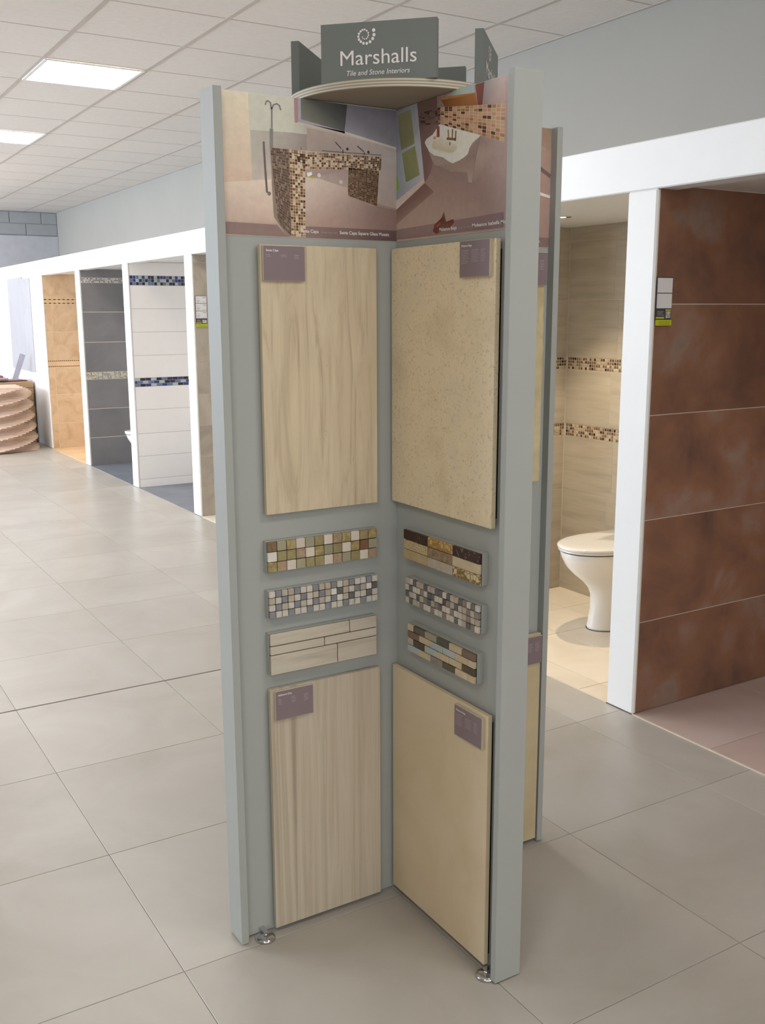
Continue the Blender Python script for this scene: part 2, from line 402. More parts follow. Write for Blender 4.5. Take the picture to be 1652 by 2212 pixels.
# left wall with the shop windows (outside the picture)
ys = [ROOM_Y0]+[v for p in WIN for v in p]+[ROOM_Y1]
wl = box('wall_left', (WALL_LX-0.2, ROOM_Y0, -0.12), (WALL_LX, ROOM_Y1, 1.0), wallp, **ST)
box('wall_upper', (WALL_LX-0.2, ROOM_Y0, 2.7), (WALL_LX, ROOM_Y1, CEIL_Z+0.2), wallp, wl)
for i in range(0, len(ys), 2):
    box('wall_pier', (WALL_LX-0.2, ys[i], 1.0), (WALL_LX, ys[i+1], 2.7), wallp, wl)
def glass_mat():
    m, nt, bs = new_mat('window_glass'); nt.nodes.remove(bs)
    tr = nt.nodes.new('ShaderNodeBsdfTransparent'); gl = nt.nodes.new('ShaderNodeBsdfGlossy'); gl.inputs['Roughness'].default_value = 0.02
    mx = nt.nodes.new('ShaderNodeMixShader'); mx.inputs[0].default_value = 0.06
    nt.links.new(tr.outputs[0], mx.inputs[1]); nt.links.new(gl.outputs[0], mx.inputs[2])
    nt.links.new(mx.outputs[0], nt.nodes['Material Output'].inputs[0]); return m
glass = glass_mat()
for n, (a, b) in enumerate(WIN):
    wn = box('window_%d' % (n+1), (WALL_LX-0.12, a, 1.0), (WALL_LX-0.08, b, 1.06), white, **ST)
    box('window_frame', (WALL_LX-0.12, a, 2.64), (WALL_LX-0.08, b, 2.7), white, wn)
    for yy in (a, (a+b)/2-0.03, b-0.06):
        box('window_frame', (WALL_LX-0.12, yy, 1.06), (WALL_LX-0.08, yy+0.06, 2.64), white, wn)
    for (p, q) in ((a+0.06, (a+b)/2-0.03), ((a+b)/2+0.03, b-0.06)):
        box('pane', (WALL_LX-0.105, p, 1.06), (WALL_LX-0.097, q, 2.64), glass, wn)

for n, (a, b) in enumerate(ADDED_WIN):  # unseen windows, added along with the front fill
    wn = box('window_%d' % (n+4), (a, ROOM_Y0-0.12, 0.95), (b, ROOM_Y0-0.08, 1.01), white, **ST)
    box('window_frame', (a, ROOM_Y0-0.12, 2.59), (b, ROOM_Y0-0.08, 2.65), white, wn)
    for xx in (a, (a+b)/2-0.03, b-0.06):
        box('window_frame', (xx, ROOM_Y0-0.12, 1.01), (xx+0.06, ROOM_Y0-0.08, 2.59), white, wn)
    for (p, q) in ((a+0.06, (a+b)/2-0.03), ((a+b)/2+0.03, b-0.06)):
        box('pane', (p, ROOM_Y0-0.105, 1.01), (q, ROOM_Y0-0.097, 2.59), glass, wn)

# ceiling: slab, lay-in tiles, visible bars, light panels
ceiling = box('ceiling', (WALL_LX, ROOM_Y0, CEIL_Z+0.02), (WALL_X, ROOM_Y1, CEIL_Z+0.2), ceil_tile, **ST)
CX0, CDX, CY0, CDY = 1.496, 0.592, 5.453, 0.607
cxs = [CX0+CDX*k for k in range(-3, 4)]; cxs = [x for x in cxs if x < WALL_X-0.05]+[WALL_X]
cys = [CY0+CDY*k for k in range(-6, 16)]; cys = [y for y in cys if y < ROOM_Y1-0.1]+[ROOM_Y1]
LIGHT_X = [CX0+CDX*k for k in (-8, -4, 0)]
LIGHT_Y = [CY0+CDY*k for k in (-13, -9, -3, 1, 5, 9, 13)]  # two nearest rows are unseen, set where they light the stand's upper front
lit = {(round(x, 3), round(y, 3)) for x in LIGHT_X for y in LIGHT_Y}
B = 0.011
for i in range(len(cxs)-1):
    for k in range(len(cys)-1):
        if (round(cxs[i], 3), round(cys[k], 3)) in lit: continue
        box('ceiling_tile', (cxs[i]+B, cys[k]+B*0.4, CEIL_Z), (cxs[i+1]-B, cys[k+1]-B*0.4, CEIL_Z+0.019), ceil_tile, ceiling, bev=0.003)
for x in cxs[:-1]:
    box('ceiling_bar', (x-B-0.002, cys[0], CEIL_Z-0.002), (x+B+0.002, ROOM_Y1, CEIL_Z+0.012), ceil_bar, ceiling)
for y in cys[:-1]:
    box('ceiling_bar', (cxs[0], y-B*0.5, CEIL_Z-0.0006), (WALL_X, y+B*0.5, CEIL_Z+0.014), ceil_bar, ceiling)
box('edge_trim', (WALL_X-0.02, ROOM_Y0, CEIL_Z-0.002), (WALL_X, ROOM_Y1, CEIL_Z+0.01), ceil_bar, ceiling)
# the ceiling nearer than the tiled part carries on as one board
box('ceiling_board', (WALL_LX, ROOM_Y0, CEIL_Z), (cxs[0], ROOM_Y1, CEIL_Z+0.018), ceil_tile, ceiling)
box('ceiling_board', (cxs[0], ROOM_Y0, CEIL_Z), (WALL_X, cys[0], CEIL_Z+0.018), ceil_tile, ceiling)
diff = emissive('light_diffuser', (1.0, 0.97, 0.93, 1), CEIL_L)
light_words = {(2, 3): 'bright square ceiling light panel, the one fully in view', (2, 4): 'bright square ceiling light panel farther off, cut by the picture edge'}
for i, lx in enumerate(LIGHT_X):
    for k, ly in enumerate(LIGHT_Y):
        if i == 0 and k < 2: continue
        t = thing('ceiling_light', (lx+CDX/2, ly+CDY/2, CEIL_Z-0.006),
                  light_words.get((i, k), 'ceiling light panel out of view, %s row from booths, %s from far wall' % (ORD[len(LIGHT_X)-1-i], ORD[len(LIGHT_Y)-1-k])), 'light', 'ceiling light panels')
        x0, x1, y0, y1 = lx+0.008, lx+CDX-0.008, ly+0.008, ly+CDY-0.008
        box('diffuser', (x0+0.02, y0+0.02, CEIL_Z-0.004), (x1-0.02, y1-0.02, CEIL_Z-0.001), diff, t)
        for (a, b) in (((x0, y0), (x1, y0+0.02)), ((x0, y1-0.02), (x1, y1)), ((x0, y0+0.02), (x0+0.02, y1-0.02)), ((x1-0.02, y0+0.02), (x1, y1-0.02))):
            box('light_frame', (a[0], a[1], CEIL_Z-0.008), (b[0], b[1], CEIL_Z+0.001), white, t)

# ------------------------------------------------------------------ row of bathroom booths along the right wall
def fr_part(Y):                                     # surface of a partition that faces the camera (-Y)
    return lambda x, z, o: Vector((x, Y-o, z))
def fr_back(x, z, o):                               # back wall of a booth (faces -X); x = distance along Y
    return Vector((BOOTH_BACK-o, x, z))
POST_W = 0.140
PART_Y = [2.54, 4.054, 5.50, 6.971, 8.457, 9.985, 11.53]
END_Y = 13.29
TT = 0.009
def tiles(parent, kind, at, cols, rows, mat, gap=0.0016):
    for (z0, z1) in rows:
        for (a, b) in (cols[(z0, z1)] if isinstance(cols, dict) else cols):
            if kind == 'y': lo, hi = (a+gap, at-TT, z0+gap), (b-gap, at, z1-gap)
            else: lo, hi = (at-TT, a+gap, z0+gap), (at, b-gap, z1-gap)
            box('wall_tile', lo, hi, mat, parent, bev=0.0008)
box('trim_1', (BOOTH_X, -1.6, OPEN_Z), (BOOTH_X+0.10, ROOM_Y1-0.035, HEAD_Z), white, bev=0.004, **ST)
box('ceiling_booths', (BOOTH_X+0.10, -1.6, 1.93), (WALL_X, ROOM_Y1-0.035, 1.96), white, **ST)
grouts = [light_grout, light_grout, light_grout, light_grout, grey_grout, light_grout, tan_grout]
walls = []
for n, y in enumerate(PART_Y):
    front = POST_W if n < 6 else END_Y-y
    box('trim_%d' % (n+2), (BOOTH_X, y, 0), (BOOTH_X+0.018, y+front, OPEN_Z), white, bev=0.006, **ST)
    wv = box('wall_partition', (BOOTH_X+0.018, y+0.012-TT+0.0018, 0), (WALL_X, y+POST_W-0.004, 1.93), grouts[n], **ST)
    walls.append(wv)
box('wall_booth_end', (BOOTH_X+0.018, 11.53+POST_W, 0), (BOOTH_X+0.03, ROOM_Y1-0.035, 1.93), white, **ST)
box('trim_9', (BOOTH_X, END_Y+0.012, 0), (BOOTH_X+0.018, ROOM_Y1-0.035, OPEN_Z), white, bev=0.006, **ST)
wall_beige = box('wall_booth_back', (BOOTH_BACK-TT+0.0018, 2.68, 0), (WALL_X, 4.0585, 1.93), light_grout, **ST)
box('wall_booth_back', (BOOTH_BACK, -1.6, 0), (WALL_X, 2.552, 1.93), brown_tile, **ST)
box('wall_booth_back', (BOOTH_BACK, 4.194, 0), (WALL_X, 11.542, 1.93), white_tile, **ST)
box('wall_booth_near', (BOOTH_X, -1.75, 0), (WALL_X, -1.6, HEAD_Z), white, **ST)

TX0 = BOOTH_X+0.0185
# rust brown booth
y = PART_Y[0]+0.012
tiles(walls[0], 'y', y, [(TX0, 3.44), (3.44, BOOTH_BACK)], [(0, 0.36), (0.36, 0.75), (0.75, 1.135), (1.135, 1.527), (1.527, 1.928)], brown_tile)
# beige booth: far partition and back wall, two mosaic bands
rows_b = [(0.0, 0.27), (0.27, 0.56), (0.56, 0.85), (0.915, 1.203), (1.267, 1.56), (1.56, 1.856), (1.856, 1.928)]
y = PART_Y[1]+0.012
tiles(walls[1], 'y', y, [(TX0, 3.03), (3.03, BOOTH_BACK-TT)], rows_b, beige_tile)
colsb = {}
for i, r in enumerate(rows_b):
    colsb[r] = [(2.68, 3.12), (3.12, 3.72), (3.72, 4.054)] if i % 2 else [(2.68, 3.10), (3.10, 3.685), (3.685, 4.054)]
tiles(wall_beige, 'x', BOOTH_BACK, colsb, rows_b, beige_tile)
rb = random.Random(3)
beige_cols = [srgb(*c) for c in ((190, 170, 140), (204, 188, 160), (120, 96, 70), (84, 64, 46), (140, 114, 86), (46, 34, 26), (104, 84, 62))]
def bands(frame, x0, x1, zs, nrow, pitch, cols, wts, parent, thick=0.0095, gap=0.0022, rng=rb):
    for (z0, z1) in zs:
        cells = []; h = (z1-z0)/nrow; n = max(1, int(round((x1-x0)/pitch))); d = (x1-x0)/n
        for r in range(nrow):
            for k in range(n):
                cells.append((x0+k*d, z0+r*h, x0+(k+1)*d, z0+(r+1)*h, rng.choices(cols, wts)[0]))
        chips_mesh('mosaic_band', cells, frame, thick, chip_v, parent, gap=gap)
wtb = (3, 2.5, 3, 2, 2.5, 0.6, 2)
bands(fr_back, 2.68, 4.045, [(0.85, 0.915), (1.203, 1.267)], 4, 0.0162, beige_cols, wtb, wall_beige, gap=0.0036)
bands(fr_part(y), TX0, BOOTH_BACK-TT, [(0.85, 0.915), (1.203, 1.267)], 4, 0.0162, beige_cols, wtb, walls[1], gap=0.0036)
# plain beige partition behind the display stand
y = PART_Y[2]+0.012
zz = [0.0, 0.3, 0.6, 0.9, 1.2, 1.5, 1.8, 1.928]
tiles(walls[2], 'y', y, [(TX0, 3.27), (3.27, BOOTH_BACK)], list(zip(zz[:-1], zz[1:])), beige_tile)
# greige slate partition
y = PART_Y[3]+0.012
zz = [0.0, 0.221, 0.451, 0.685, 0.917, 1.15, 1.384, 1.618, 1.862, 1.928]
tiles(walls[3], 'y', y, [(TX0, 3.15), (3.15, BOOTH_BACK)], list(zip(zz[:-1], zz[1:])), stone_a)
# white partition with blue mosaic bands
y = PART_Y[4]+0.012
rows_w = [(0.0, 0.072), (0.072, 0.276), (0.276, 0.474), (0.474, 0.681), (0.681, 0.88), (0.955, 1.147), (1.147, 1.344), (1.344, 1.54), (1.54, 1.735), (1.815, 1.928)]
tiles(walls[4], 'y', y, [(TX0, 3.18), (3.18, BOOTH_BACK)], rows_w, white_tile)
CB = {'n': srgb(34, 40, 92), 'k': srgb(30, 30, 48), 'b': srgb(50, 62, 128), 's': srgb(104, 120, 152), 'p': srgb(178, 190, 186), 'g': srgb(158, 170, 172)}
topb = ['nbspbpnkpnbbsnpbpn', 'sbpnsnskpsppkpsbnb', 'nskskpsskpksgnkpsk']
cells = []
for r, row in enumerate(topb):
    for k in range(36):
        ch = row[k % len(row)]
        x0 = TX0+0.0266*k
        if x0+0.0266 > BOOTH_BACK: break
        cells.append((x0, 1.815-0.0267*(r+1), x0+0.0266, 1.815-0.0267*r, CB[ch]))
chips_mesh('mosaic_band', cells, fr_part(y), 0.0095, chip_v, walls[4], gap=0.003)
midb = ['pknpksnkbk', 'bspsbpknsp', 'skbpsbspkb']
cells = []
for r, row in enumerate(midb):
    x0 = TX0-(0.024 if r == 1 else 0.0)
    k = 0
    while x0 < BOOTH_BACK-0.05:
        cells.append((max(TX0, x0), 0.955-0.025*(r+1), x0+0.0484, 0.955-0.025*r, CB[row[k % len(row)]])); x0 += 0.0484; k += 1
chips_mesh('mosaic_band', cells, fr_part(y), 0.0095, chip_v, walls[4], gap=0.003)
# charcoal partition with small gold and blue mosaics
y = PART_Y[5]+0.012
rows_c = [(0.0, 0.28), (0.28, 0.568), (0.568, 0.861), (0.929, 1.224), (1.224, 1.516), (1.516, 1.798), (1.842, 1.928)]
tiles(walls[5], 'y', y, [(TX0, 3.22), (3.22, BOOTH_BACK)], rows_c, dark_tile, gap=0.003)
cc = [srgb(*c) for c in ((206, 204, 196), (120, 118, 116), (176, 150, 96), (150, 172, 180), (214, 196, 150), (96, 96, 100))]
bands(fr_part(y), TX0, BOOTH_BACK, [(1.798, 1.842)], 3, 0.0148, cc, (4, 3, 1, 0.4, 1, 2), walls[5], gap=0.004)
bands(fr_part(y), TX0, BOOTH_BACK, [(0.861, 0.929)], 5, 0.0140, cc, (2.4, 2, 3, 2, 2, 1), walls[5], gap=0.004)
# tan travertine partition with thin dark listellos
y = PART_Y[6]+0.012
rows_d = [(0.0, 0.286), (0.286, 0.607), (0.607, 0.912), (0.99, 1.301), (1.301, 1.606), (1.664, 1.928)]
tiles(walls[6], 'y', y, [(TX0, 2.746), (2.746, 3.14), (3.14, 3.54), (3.54, BOOTH_BACK)], rows_d, tan_tile, gap=0.003)
for (z0, z1, dash, gp) in ((0.912, 0.99, 0.013, 0.009), (1.606, 1.664, 0.026, 0.024)):
    box('wall_tile', (TX0, y-TT, z0+0.014), (BOOTH_BACK, y, z1-0.014), tan_floor, walls[6])
    cells = []
    for zb in (z0+0.002, z1-0.014):
        x0 = TX0
        while x0 < BOOTH_BACK-0.06:
            cells.append((x0, zb, x0+dash, zb+0.012, srgb(96, 66, 42))); cells.append((x0+dash, zb, x0+dash+gp, zb+0.012, srgb(206, 176, 134))); x0 += dash+gp
    chips_mesh('listello_strip', cells, fr_part(y), 0.009, chip_v, walls[6], gap=0.001)
# pale backer boards on the blank end of the row
box('backer_board', (BOOTH_X-0.012, 12.47, 0.835), (BOOTH_X-0.0005, 13.275, 1.925), boardp, bpy.data.objects['trim_8'], bev=0.002)
box('backer_board', (BOOTH_X-0.012, 12.08, 0.835), (BOOTH_X-0.0005, 12.464, 1.905), boardp, bpy.data.objects['trim_8'], bev=0.002)

# booth floors
def booth_floor(y0, y1, mat, xs, yss, grout):
    f = box('floor_booth', (BOOTH_X, y0, -0.004), (BOOTH_BACK+0.03, y1, 0.0006), grout, **ST)
    for i in range(len(xs)-1):
        for k in range(len(yss)-1):
            box('floor_tile', (xs[i]+0.0016, yss[k]+0.0016, 0.0), (xs[i+1]-0.0016, yss[k+1]-0.0016, 0.003), mat, f, bev=0.0008)
BX = BOOTH_X+0.003
booth_floor(-1.6, 2.542, brown_floor, [BX, 3.25, BOOTH_BACK], [-1.6, -0.8, 0.0, 0.78, 1.57, 2.173, 2.54], light_grout)
booth_floor(2.68, 4.054, beige_floor, [BX, 2.78, 3.08, 3.38, BOOTH_BACK], [2.68, 2.84, 3.436, 3.733, 4.054], plain('beige_floor_grout', (176, 160, 134), 0.9, 0.1))
booth_floor(4.19, 5.50, floor_tile, [BX, 3.25, BOOTH_BACK], [4.19, 4.8, 5.5], grey_grout)
booth_floor(5.64, 6.973, beige_floor, [BX, 3.25, BOOTH_BACK], [5.64, 6.3, 6.97], grey_grout)
booth_floor(7.11, 8.459, slate_floor, [BX, 3.25, BOOTH_BACK], [7.11, 7.8, 8.457], grey_grout)
booth_floor(8.597, 9.987, slate_floor, [BX, 3.25, BOOTH_BACK], [8.597, 9.3, 9.985], grey_grout)
booth_floor(10.125, 11.532, tan_floor, [BX, 3.06, 3.46, BOOTH_BACK], [10.125, 10.5, 10.9, 11.3, 11.53], tan_grout)
box('trim_10', (BOOTH_X-0.002, 1.0, 0.0005), (BOOTH_X+0.004, 2.54, 0.0042), light_grout, **ST)
box('trim_11', (BOOTH_X-0.002, 2.68, 0.0005), (BOOTH_X+0.003, 4.054, 0.0042), light_grout, **ST)

# ------------------------------------------------------------------ the display stand
SX, SY = 1.298, 2.050                               # centre of the cross
ARM, FW, FT, PT, SZ0, SZ1 = 0.4683, 0.0715, 0.0185, 0.0248, 0.006, 1.954
HP = PT/2
stand = thing('display_stand', (SX, SY, 0), 'tall grey cross-shaped tile display stand with posters and round sign top', 'display stand')
box('panel', (SX-ARM+FT, SY-HP, SZ0), (SX+ARM-FT, SY+HP, SZ1), paint, stand, bev=0.0006)
box('panel', (SX-HP, SY-ARM+FT, SZ0), (SX+HP, SY-HP-0.0002, SZ1), paint, stand, bev=0.0006)
box('panel', (SX-HP, SY+HP+0.0002, SZ0), (SX+HP, SY+ARM-FT, SZ1), paint, stand, bev=0.0006)
h = FW/2
box('end_board', (SX-ARM, SY-h, SZ0-0.002), (SX-ARM+FT, SY+h, SZ1+0.001), paint, stand, bev=0.001)
box('end_board', (SX+ARM-FT, SY-h, SZ0-0.002), (SX+ARM, SY+h, SZ1+0.001), paint, stand, bev=0.001)
box('end_board', (SX-h-0.001, SY-ARM, SZ0-0.002), (SX+h-0.001, SY-ARM+FT, SZ1+0.001), paint, stand, bev=0.001)
box('end_board', (SX-h, SY+ARM-FT, SZ0-0.002), (SX+h, SY+ARM, SZ1+0.001), paint, stand, bev=0.001)
for (dx, dy, bx, by) in ((-0.407, -0.036, 0, 1), (-0.034, -0.432, 1, 0), (0.407, 0.036, 0, -1), (0.034, 0.432, -1, 0)):
    x, y = SX+dx, SY+dy
    ft = lathe('foot', [(0.024, 0.0), (0.0245, 0.003), (0.0235, 0.0055), (0.017, 0.009), (0.007, 0.0115), (0.0045, 0.0125), (0.0045, 0.0185)], chrome, stand, (x, y, 0.0006), 40)
    box('foot_bracket', (min(x-0.006, x+bx*0.026), min(y-0.006, y+by*0.027), 0.0175), (max(x+0.006, x+bx*0.026), max(y+0.006, y+by*0.027), 0.0205), chrome, ft)
# round plywood top and its four sign boards
DZ0, DZ1, DR = 1.9552, 1.9725, 0.252
disc = lathe('round_top', [(DR-0.0006, 0), (DR, 0.0006), (DR, DZ1-DZ0-0.0006), (DR-0.0006, DZ1-DZ0)], ply, stand, (SX, SY, DZ0), 96, smooth=False)
lathe('underside', [(DR-0.002, 0), (DR-0.002, 0.0004)], hardboard, disc, (SX, SY, DZ0-0.00045), 96, smooth=False)
S2 = math.sqrt(0.5)
DOTS = [(-0.2, 2070.3, 3.5), (0.4, 2061.5, 3.4), (-2.4, 2054.2, 3.2), (-8.0, 2048.5, 3.0), (-15.0, 2045.7, 2.9), (-22.1, 2046.2, 2.8), (-27.7, 2049.7, 2.7), (-31.6, 2054.0, 2.6), (-32.8, 2059.7, 2.4), (-31.6, 2065.2, 2.4), (-28.1, 2069.5, 2.2), (-23.9, 2072.0, 2.0), (-19.4, 2072.5, 2.0), (-14.9, 2070.0, 1.9), (-11.9, 2065.9, 1.8), (-11.4, 2061.3, 1.6), (-13.0, 2057.8, 1.5), (-15.6, 2055.0, 1.5), (-19.5, 2054.3, 1.3), (-23.1, 2055.6, 1.2), (-24.5, 2058.7, 1.1)]
def sign(nx, ny, d, lat, front):
    n = Vector((nx*S2, ny*S2, 0)); r = Vector((-n.y, n.x, 0))      # r: rightwards for someone facing the board
    c = Vector((SX, SY, 0))+n*d+r*lat
    hl, t, z0, z1 = 0.123, 0.018, DZ1, 2.0875
    vs, fs = [], []
    for z in (z0, z1):
        for (a, b) in ((-hl, 0), (hl, 0), (hl, -t), (-hl, -t)): vs.append(c+r*a+n*b+Vector((0, 0, z)))
    fs = [(0, 3, 2, 1), (4, 5, 6, 7), (0, 1, 5, 4), (1, 2, 6, 5), (2, 3, 7, 6), (3, 0, 4, 7)]
    o = obj('sign_board', vs, fs, paint_sign, stand, origin=tuple(c+Vector((0, 0, z0))))
    fr = lambda x, z, off: c+r*(x-lat)+n*off+Vector((0, 0, z))
    lettering('Marshalls', fr, lat-0.081, lat+0.081, 2.0052, 0.0300, ink_white, o, off=0.001, bold=0.0)
    lettering('Tile and Stone Interiors', fr, lat-0.0675, lat+0.067, 1.9848, 0.0103, ink_white, o, off=0.001, bold=0.004, shear=0.22)
    vs, fs = [], []
    for (x, z, rad) in DOTS:
        b = len(vs)
        for k in range(14):
            a = 2*math.pi*k/14; vs.append(fr(lat-0.009+(x+rad*math.cos(a))/1000.0, (z+rad*math.sin(a)*1.03)/1000.0, 0.001))
        fs.append(tuple(range(b, b+14)))
    obj('spiral_emblem', vs, fs, ink_white, o, origin=WL[o.name])
sign(-1, -1, 0.228, 0.009, True)
sign(1, -1, 0.212, 0.0, False)
sign(1, 1, 0.214, 0.0, False)
sign(-1, 1, 0.215, 0.0, False)

# flat surfaces of the stand
FACE_Y, FACE_X = SY-HP, SX-HP
def fr_left(u, z, off): return Vector((SX+u, FACE_Y-off, z))
def fr_right(u, z, off): return Vector((FACE_X-off, SY-u, z))      # u > 0 towards the camera
# ------------------------------------------------------------------ posters (flat print)
POSTER_A = {
  'glass': [(-381, 1953), (-276, 1953), (-275, 1902), (-244, 1896), (-245, 1847), (-333, 1847), (-328, 1782), (-374, 1752), (-379, 1835)],
  'glass_low': [(-378, 1879), (-280, 1882), (-244, 1881), (-245, 1847), (-333, 1847), (-332, 1783), (-377, 1778)],
  'floor_l': [(-438, 1770), (-332, 1782), (-328, 1705), (-316, 1690), (-436, 1690)],
  'wall_r': [(-244, 1895), (-15, 1871), (-11, 1736), (-66, 1746), (-62, 1816), (-54, 1848), (-245, 1847)],
  'niche': [(-145, 1952), (-11, 1952), (-15, 1872), (-149, 1895)],
  'mirror': [(-258, 1954), (-143, 1952), (-150, 1895), (-258, 1911)],
  'frame1': [(-264, 1954), (-258, 1954), (-258, 1911), (-150, 1895), (-149, 1891), (-265, 1906)],
  'frame2': [(-267, 1905), (-149, 1895), (-15, 1872), (-15, 1867), (-149, 1890), (-270, 1899)],
  'pink': [(-274, 1953), (-264, 1954), (-265, 1904), (-273, 1903)],
  'face_side': [(-333, 1847), (-288, 1847), (-287, 1666), (-296, 1664), (-328, 1705)],
  'face_col': [(-288, 1847), (-249, 1845), (-252, 1665), (-287, 1665)],
  'beam': [(-288, 1847), (-54, 1848), (-56, 1819), (-250, 1809)],
  'leg_r': [(-141, 1819), (-61, 1817), (-67, 1740), (-143, 1759)],
  'open_up': [(-251, 1809), (-141, 1818), (-143, 1775), (-217, 1791), (-250, 1792)],
  'open_fl': [(-250, 1792), (-217, 1791), (-143, 1775), (-143, 1759), (-80, 1739), (-67, 1740), (-11, 1733), (-11, 1688), (-251, 1688)],
  'cap_l': [(-437, 1690), (-321, 1688), (-296, 1664), (-437, 1665)],
  'cap_r': [(-251, 1688), (-11, 1687), (-11, 1664), (-252, 1664)],
  'stem': [(-330, 1847), (-329, 1886)],
  'stem2': [(-328, 1887), (-327, 1928)],
  'hookl': [(-328, 1925), (-330, 1938), (-336, 1941), (-340, 1939), (-342, 1932)],
  'hookr': [(-327, 1926), (-323, 1934), (-315, 1937), (-309, 1934), (-306, 1925)],
  'rail': [(-348, 1858), (-346, 1807), (-343, 1754)],
  'tap1': [(-174, 1871), (-159, 1858)],
  'tap2': [(-118, 1867), (-101, 1856)],
  'bar': [(-208, 1850), (-54, 1852)],
  'bar2': [(-259, 1854), (-259, 1849)],
  'post1': [(-155, 1857), (-155, 1849)],
  'post2': [(-100, 1855), (-100, 1849)],
  'flower': [(-246, 1801), (-234, 1804), (-233, 1795), (-245, 1793)],
  'flower2': [(-242, 1793), (-231, 1798), (-232, 1788)],
  'glow': [(-216, 1798)],
  'glow2': [(-161, 1787)],
  'txt1': [(-265, 1674), (-219, 1675)],
  'txt2': [(-165, 1675), (-33, 1673)],
}
POSTER_B = {
  'wall_left': [(-100, 1954), (-177, 1954), (-183, 1901), (-178, 1861), (-156, 1801), (-132, 1782)],
  'frame_w': [(-13, 1950), (-100, 1954), (-129, 1791), (-12, 1754)],
  'g1': [(-18, 1941), (-74, 1945), (-91, 1870), (-35, 1863)],
  'g2': [(-38, 1856), (-92, 1865), (-112, 1801), (-55, 1791)],
  'g3': [(-10, 1823), (-29, 1781), (-11, 1775)],
  'sill': [(-12, 1754), (-129, 1791), (-132, 1782), (-13, 1734)],
  'under': [(-13, 1734), (-132, 1781), (-168, 1759), (-13, 1701)],
  'mframe': [(-191, 1947), (-315, 1938), (-326, 1905), (-211, 1925)],
  'mframe_hi': [(-194, 1948), (-314, 1938), (-314, 1934), (-196, 1944)],
  'mpost': [(-315, 1960), (-345, 1958), (-338, 1902), (-326, 1905)],
  'mglass': [(-244, 1956), (-310, 1956), (-314, 1938), (-211, 1948)],
  'wall_up': [(-345, 1958), (-415, 1955), (-415, 1900), (-361, 1908), (-338, 1902)],
  'sink_under': [(-149, 1843), (-167, 1834), (-201, 1826), (-238, 1810), (-263, 1813), (-306, 1840), (-335, 1852), (-321, 1815), (-308, 1763), (-296, 1766), (-290, 1787), (-230, 1794), (-196, 1808), (-169, 1815)],
  'sink': [(-189, 1896), (-335, 1853), (-331, 1850), (-307, 1841), (-298, 1833), (-292, 1822), (-279, 1817), (-263, 1813), (-238, 1810), (-221, 1817), (-201, 1827), (-167, 1835), (-149, 1845), (-143, 1853), (-137, 1859), (-132, 1867), (-139, 1873), (-163, 1879), (-178, 1889)],
  'basin': [(-159, 1859), (-167, 1864), (-184, 1865), (-207, 1863), (-232, 1855), (-251, 1845), (-254, 1839), (-243, 1832), (-218, 1832), (-193, 1837), (-173, 1845), (-162, 1852)],
  'f1': [(-221, 1880), (-223, 1864)],
  'f2': [(-237, 1879), (-236, 1861)],
  'f3': [(-249, 1874), (-248, 1854)],
  'f4': [(-216, 1863), (-248, 1857)],
  'ovf': [(-228, 1854), (-228, 1848)],
  'bottle': [(-179, 1893), (-189, 1892), (-189, 1870), (-178, 1871)],
  'soap': [(-166, 1874), (-177, 1873), (-175, 1867), (-165, 1869)],
  'cap': [(-13, 1689), (-414, 1696), (-414, 1667), (-13, 1667)],
  'plant': [(-166, 1676), (-173, 1690), (-198, 1701), (-208, 1714), (-216, 1692), (-243, 1696), (-247, 1688), (-227, 1677), (-198, 1673), (-179, 1669)],
  'red': [(-180, 1686), (-195, 1694), (-195, 1689), (-183, 1682)],
  'mos': [(-191, 1930), (-416, 1900), (-413, 1829), (-192, 1895)],
  'mosd': [(-107, 1931), (-191, 1930), (-192, 1895), (-116, 1905)],
  'txt1': [(-192, 1677), (-257, 1681)],
  'txt2': [(-312, 1680), (-415, 1684)],
  'sh': [(-338, 1849), (-381, 1819), (-320, 1762), (-308, 1763), (-321, 1815)],
}

MM = 0.001
def quad_grid(q, nu, nv, fn):
    """cells of a bilinear quad q = 4 corners (tl, tr, br, bl)"""
    P = lambda s, t: tuple(q[0][i]*(1-s)*(1-t)+q[1][i]*s*(1-t)+q[2][i]*s*t+q[3][i]*(1-s)*t for i in (0, 1))
    out = []
    for j in range(nv):
        for i in range(nu):
            col = fn(i, j)
            if col is None: continue
            s0, s1, t0, t1 = (i+0.06)/nu, (i+0.94)/nu, (j+0.07)/nv, (j+0.93)/nv
            out.append(([P(s0, t0), P(s1, t0), P(s1, t1), P(s0, t1)], [col]))
    return out
class Print:
    def __init__(s, sign): s.polys = []; s.sign = sign
    def p(s, pts, *cols): s.polys.append(([(s.sign*x*MM, z*MM) for x, z in pts], [tuple(min(0.92, x*1.3) for x in srgb(*c)[:3])+(1.0,) for c in cols]))
    def r(s, pts, wd, col): s.p(ribbon(pts, wd), col)
    def cells(s, cl, layer_cols=True):
        for pts, cols in cl: s.polys.append(([(s.sign*x*MM, z*MM) for x, z in pts], cols))
def layered(polys, frame, parent, groups):
    """groups: list of lists of polys that share one layer"""
    vs, fs, cs = [], [], []
    for g, gp in enumerate(groups):
        for pts, cols in gp:
            b = len(vs)
            for k, p in enumerate(pts):
                vs.append(frame(p[0], p[1], 0.0016+0.00006*g)); cs.append(cols[k % len(cols)])
            fs.append(tuple(range(b, b+len(pts))))
    o = obj('poster_print', vs, fs, print_v, parent, origin=WL[parent.name]); set_vcol(o.data, cs)
    return o
rp = random.Random(11)
Z0P, Z1P = 1.6625, 1.9535
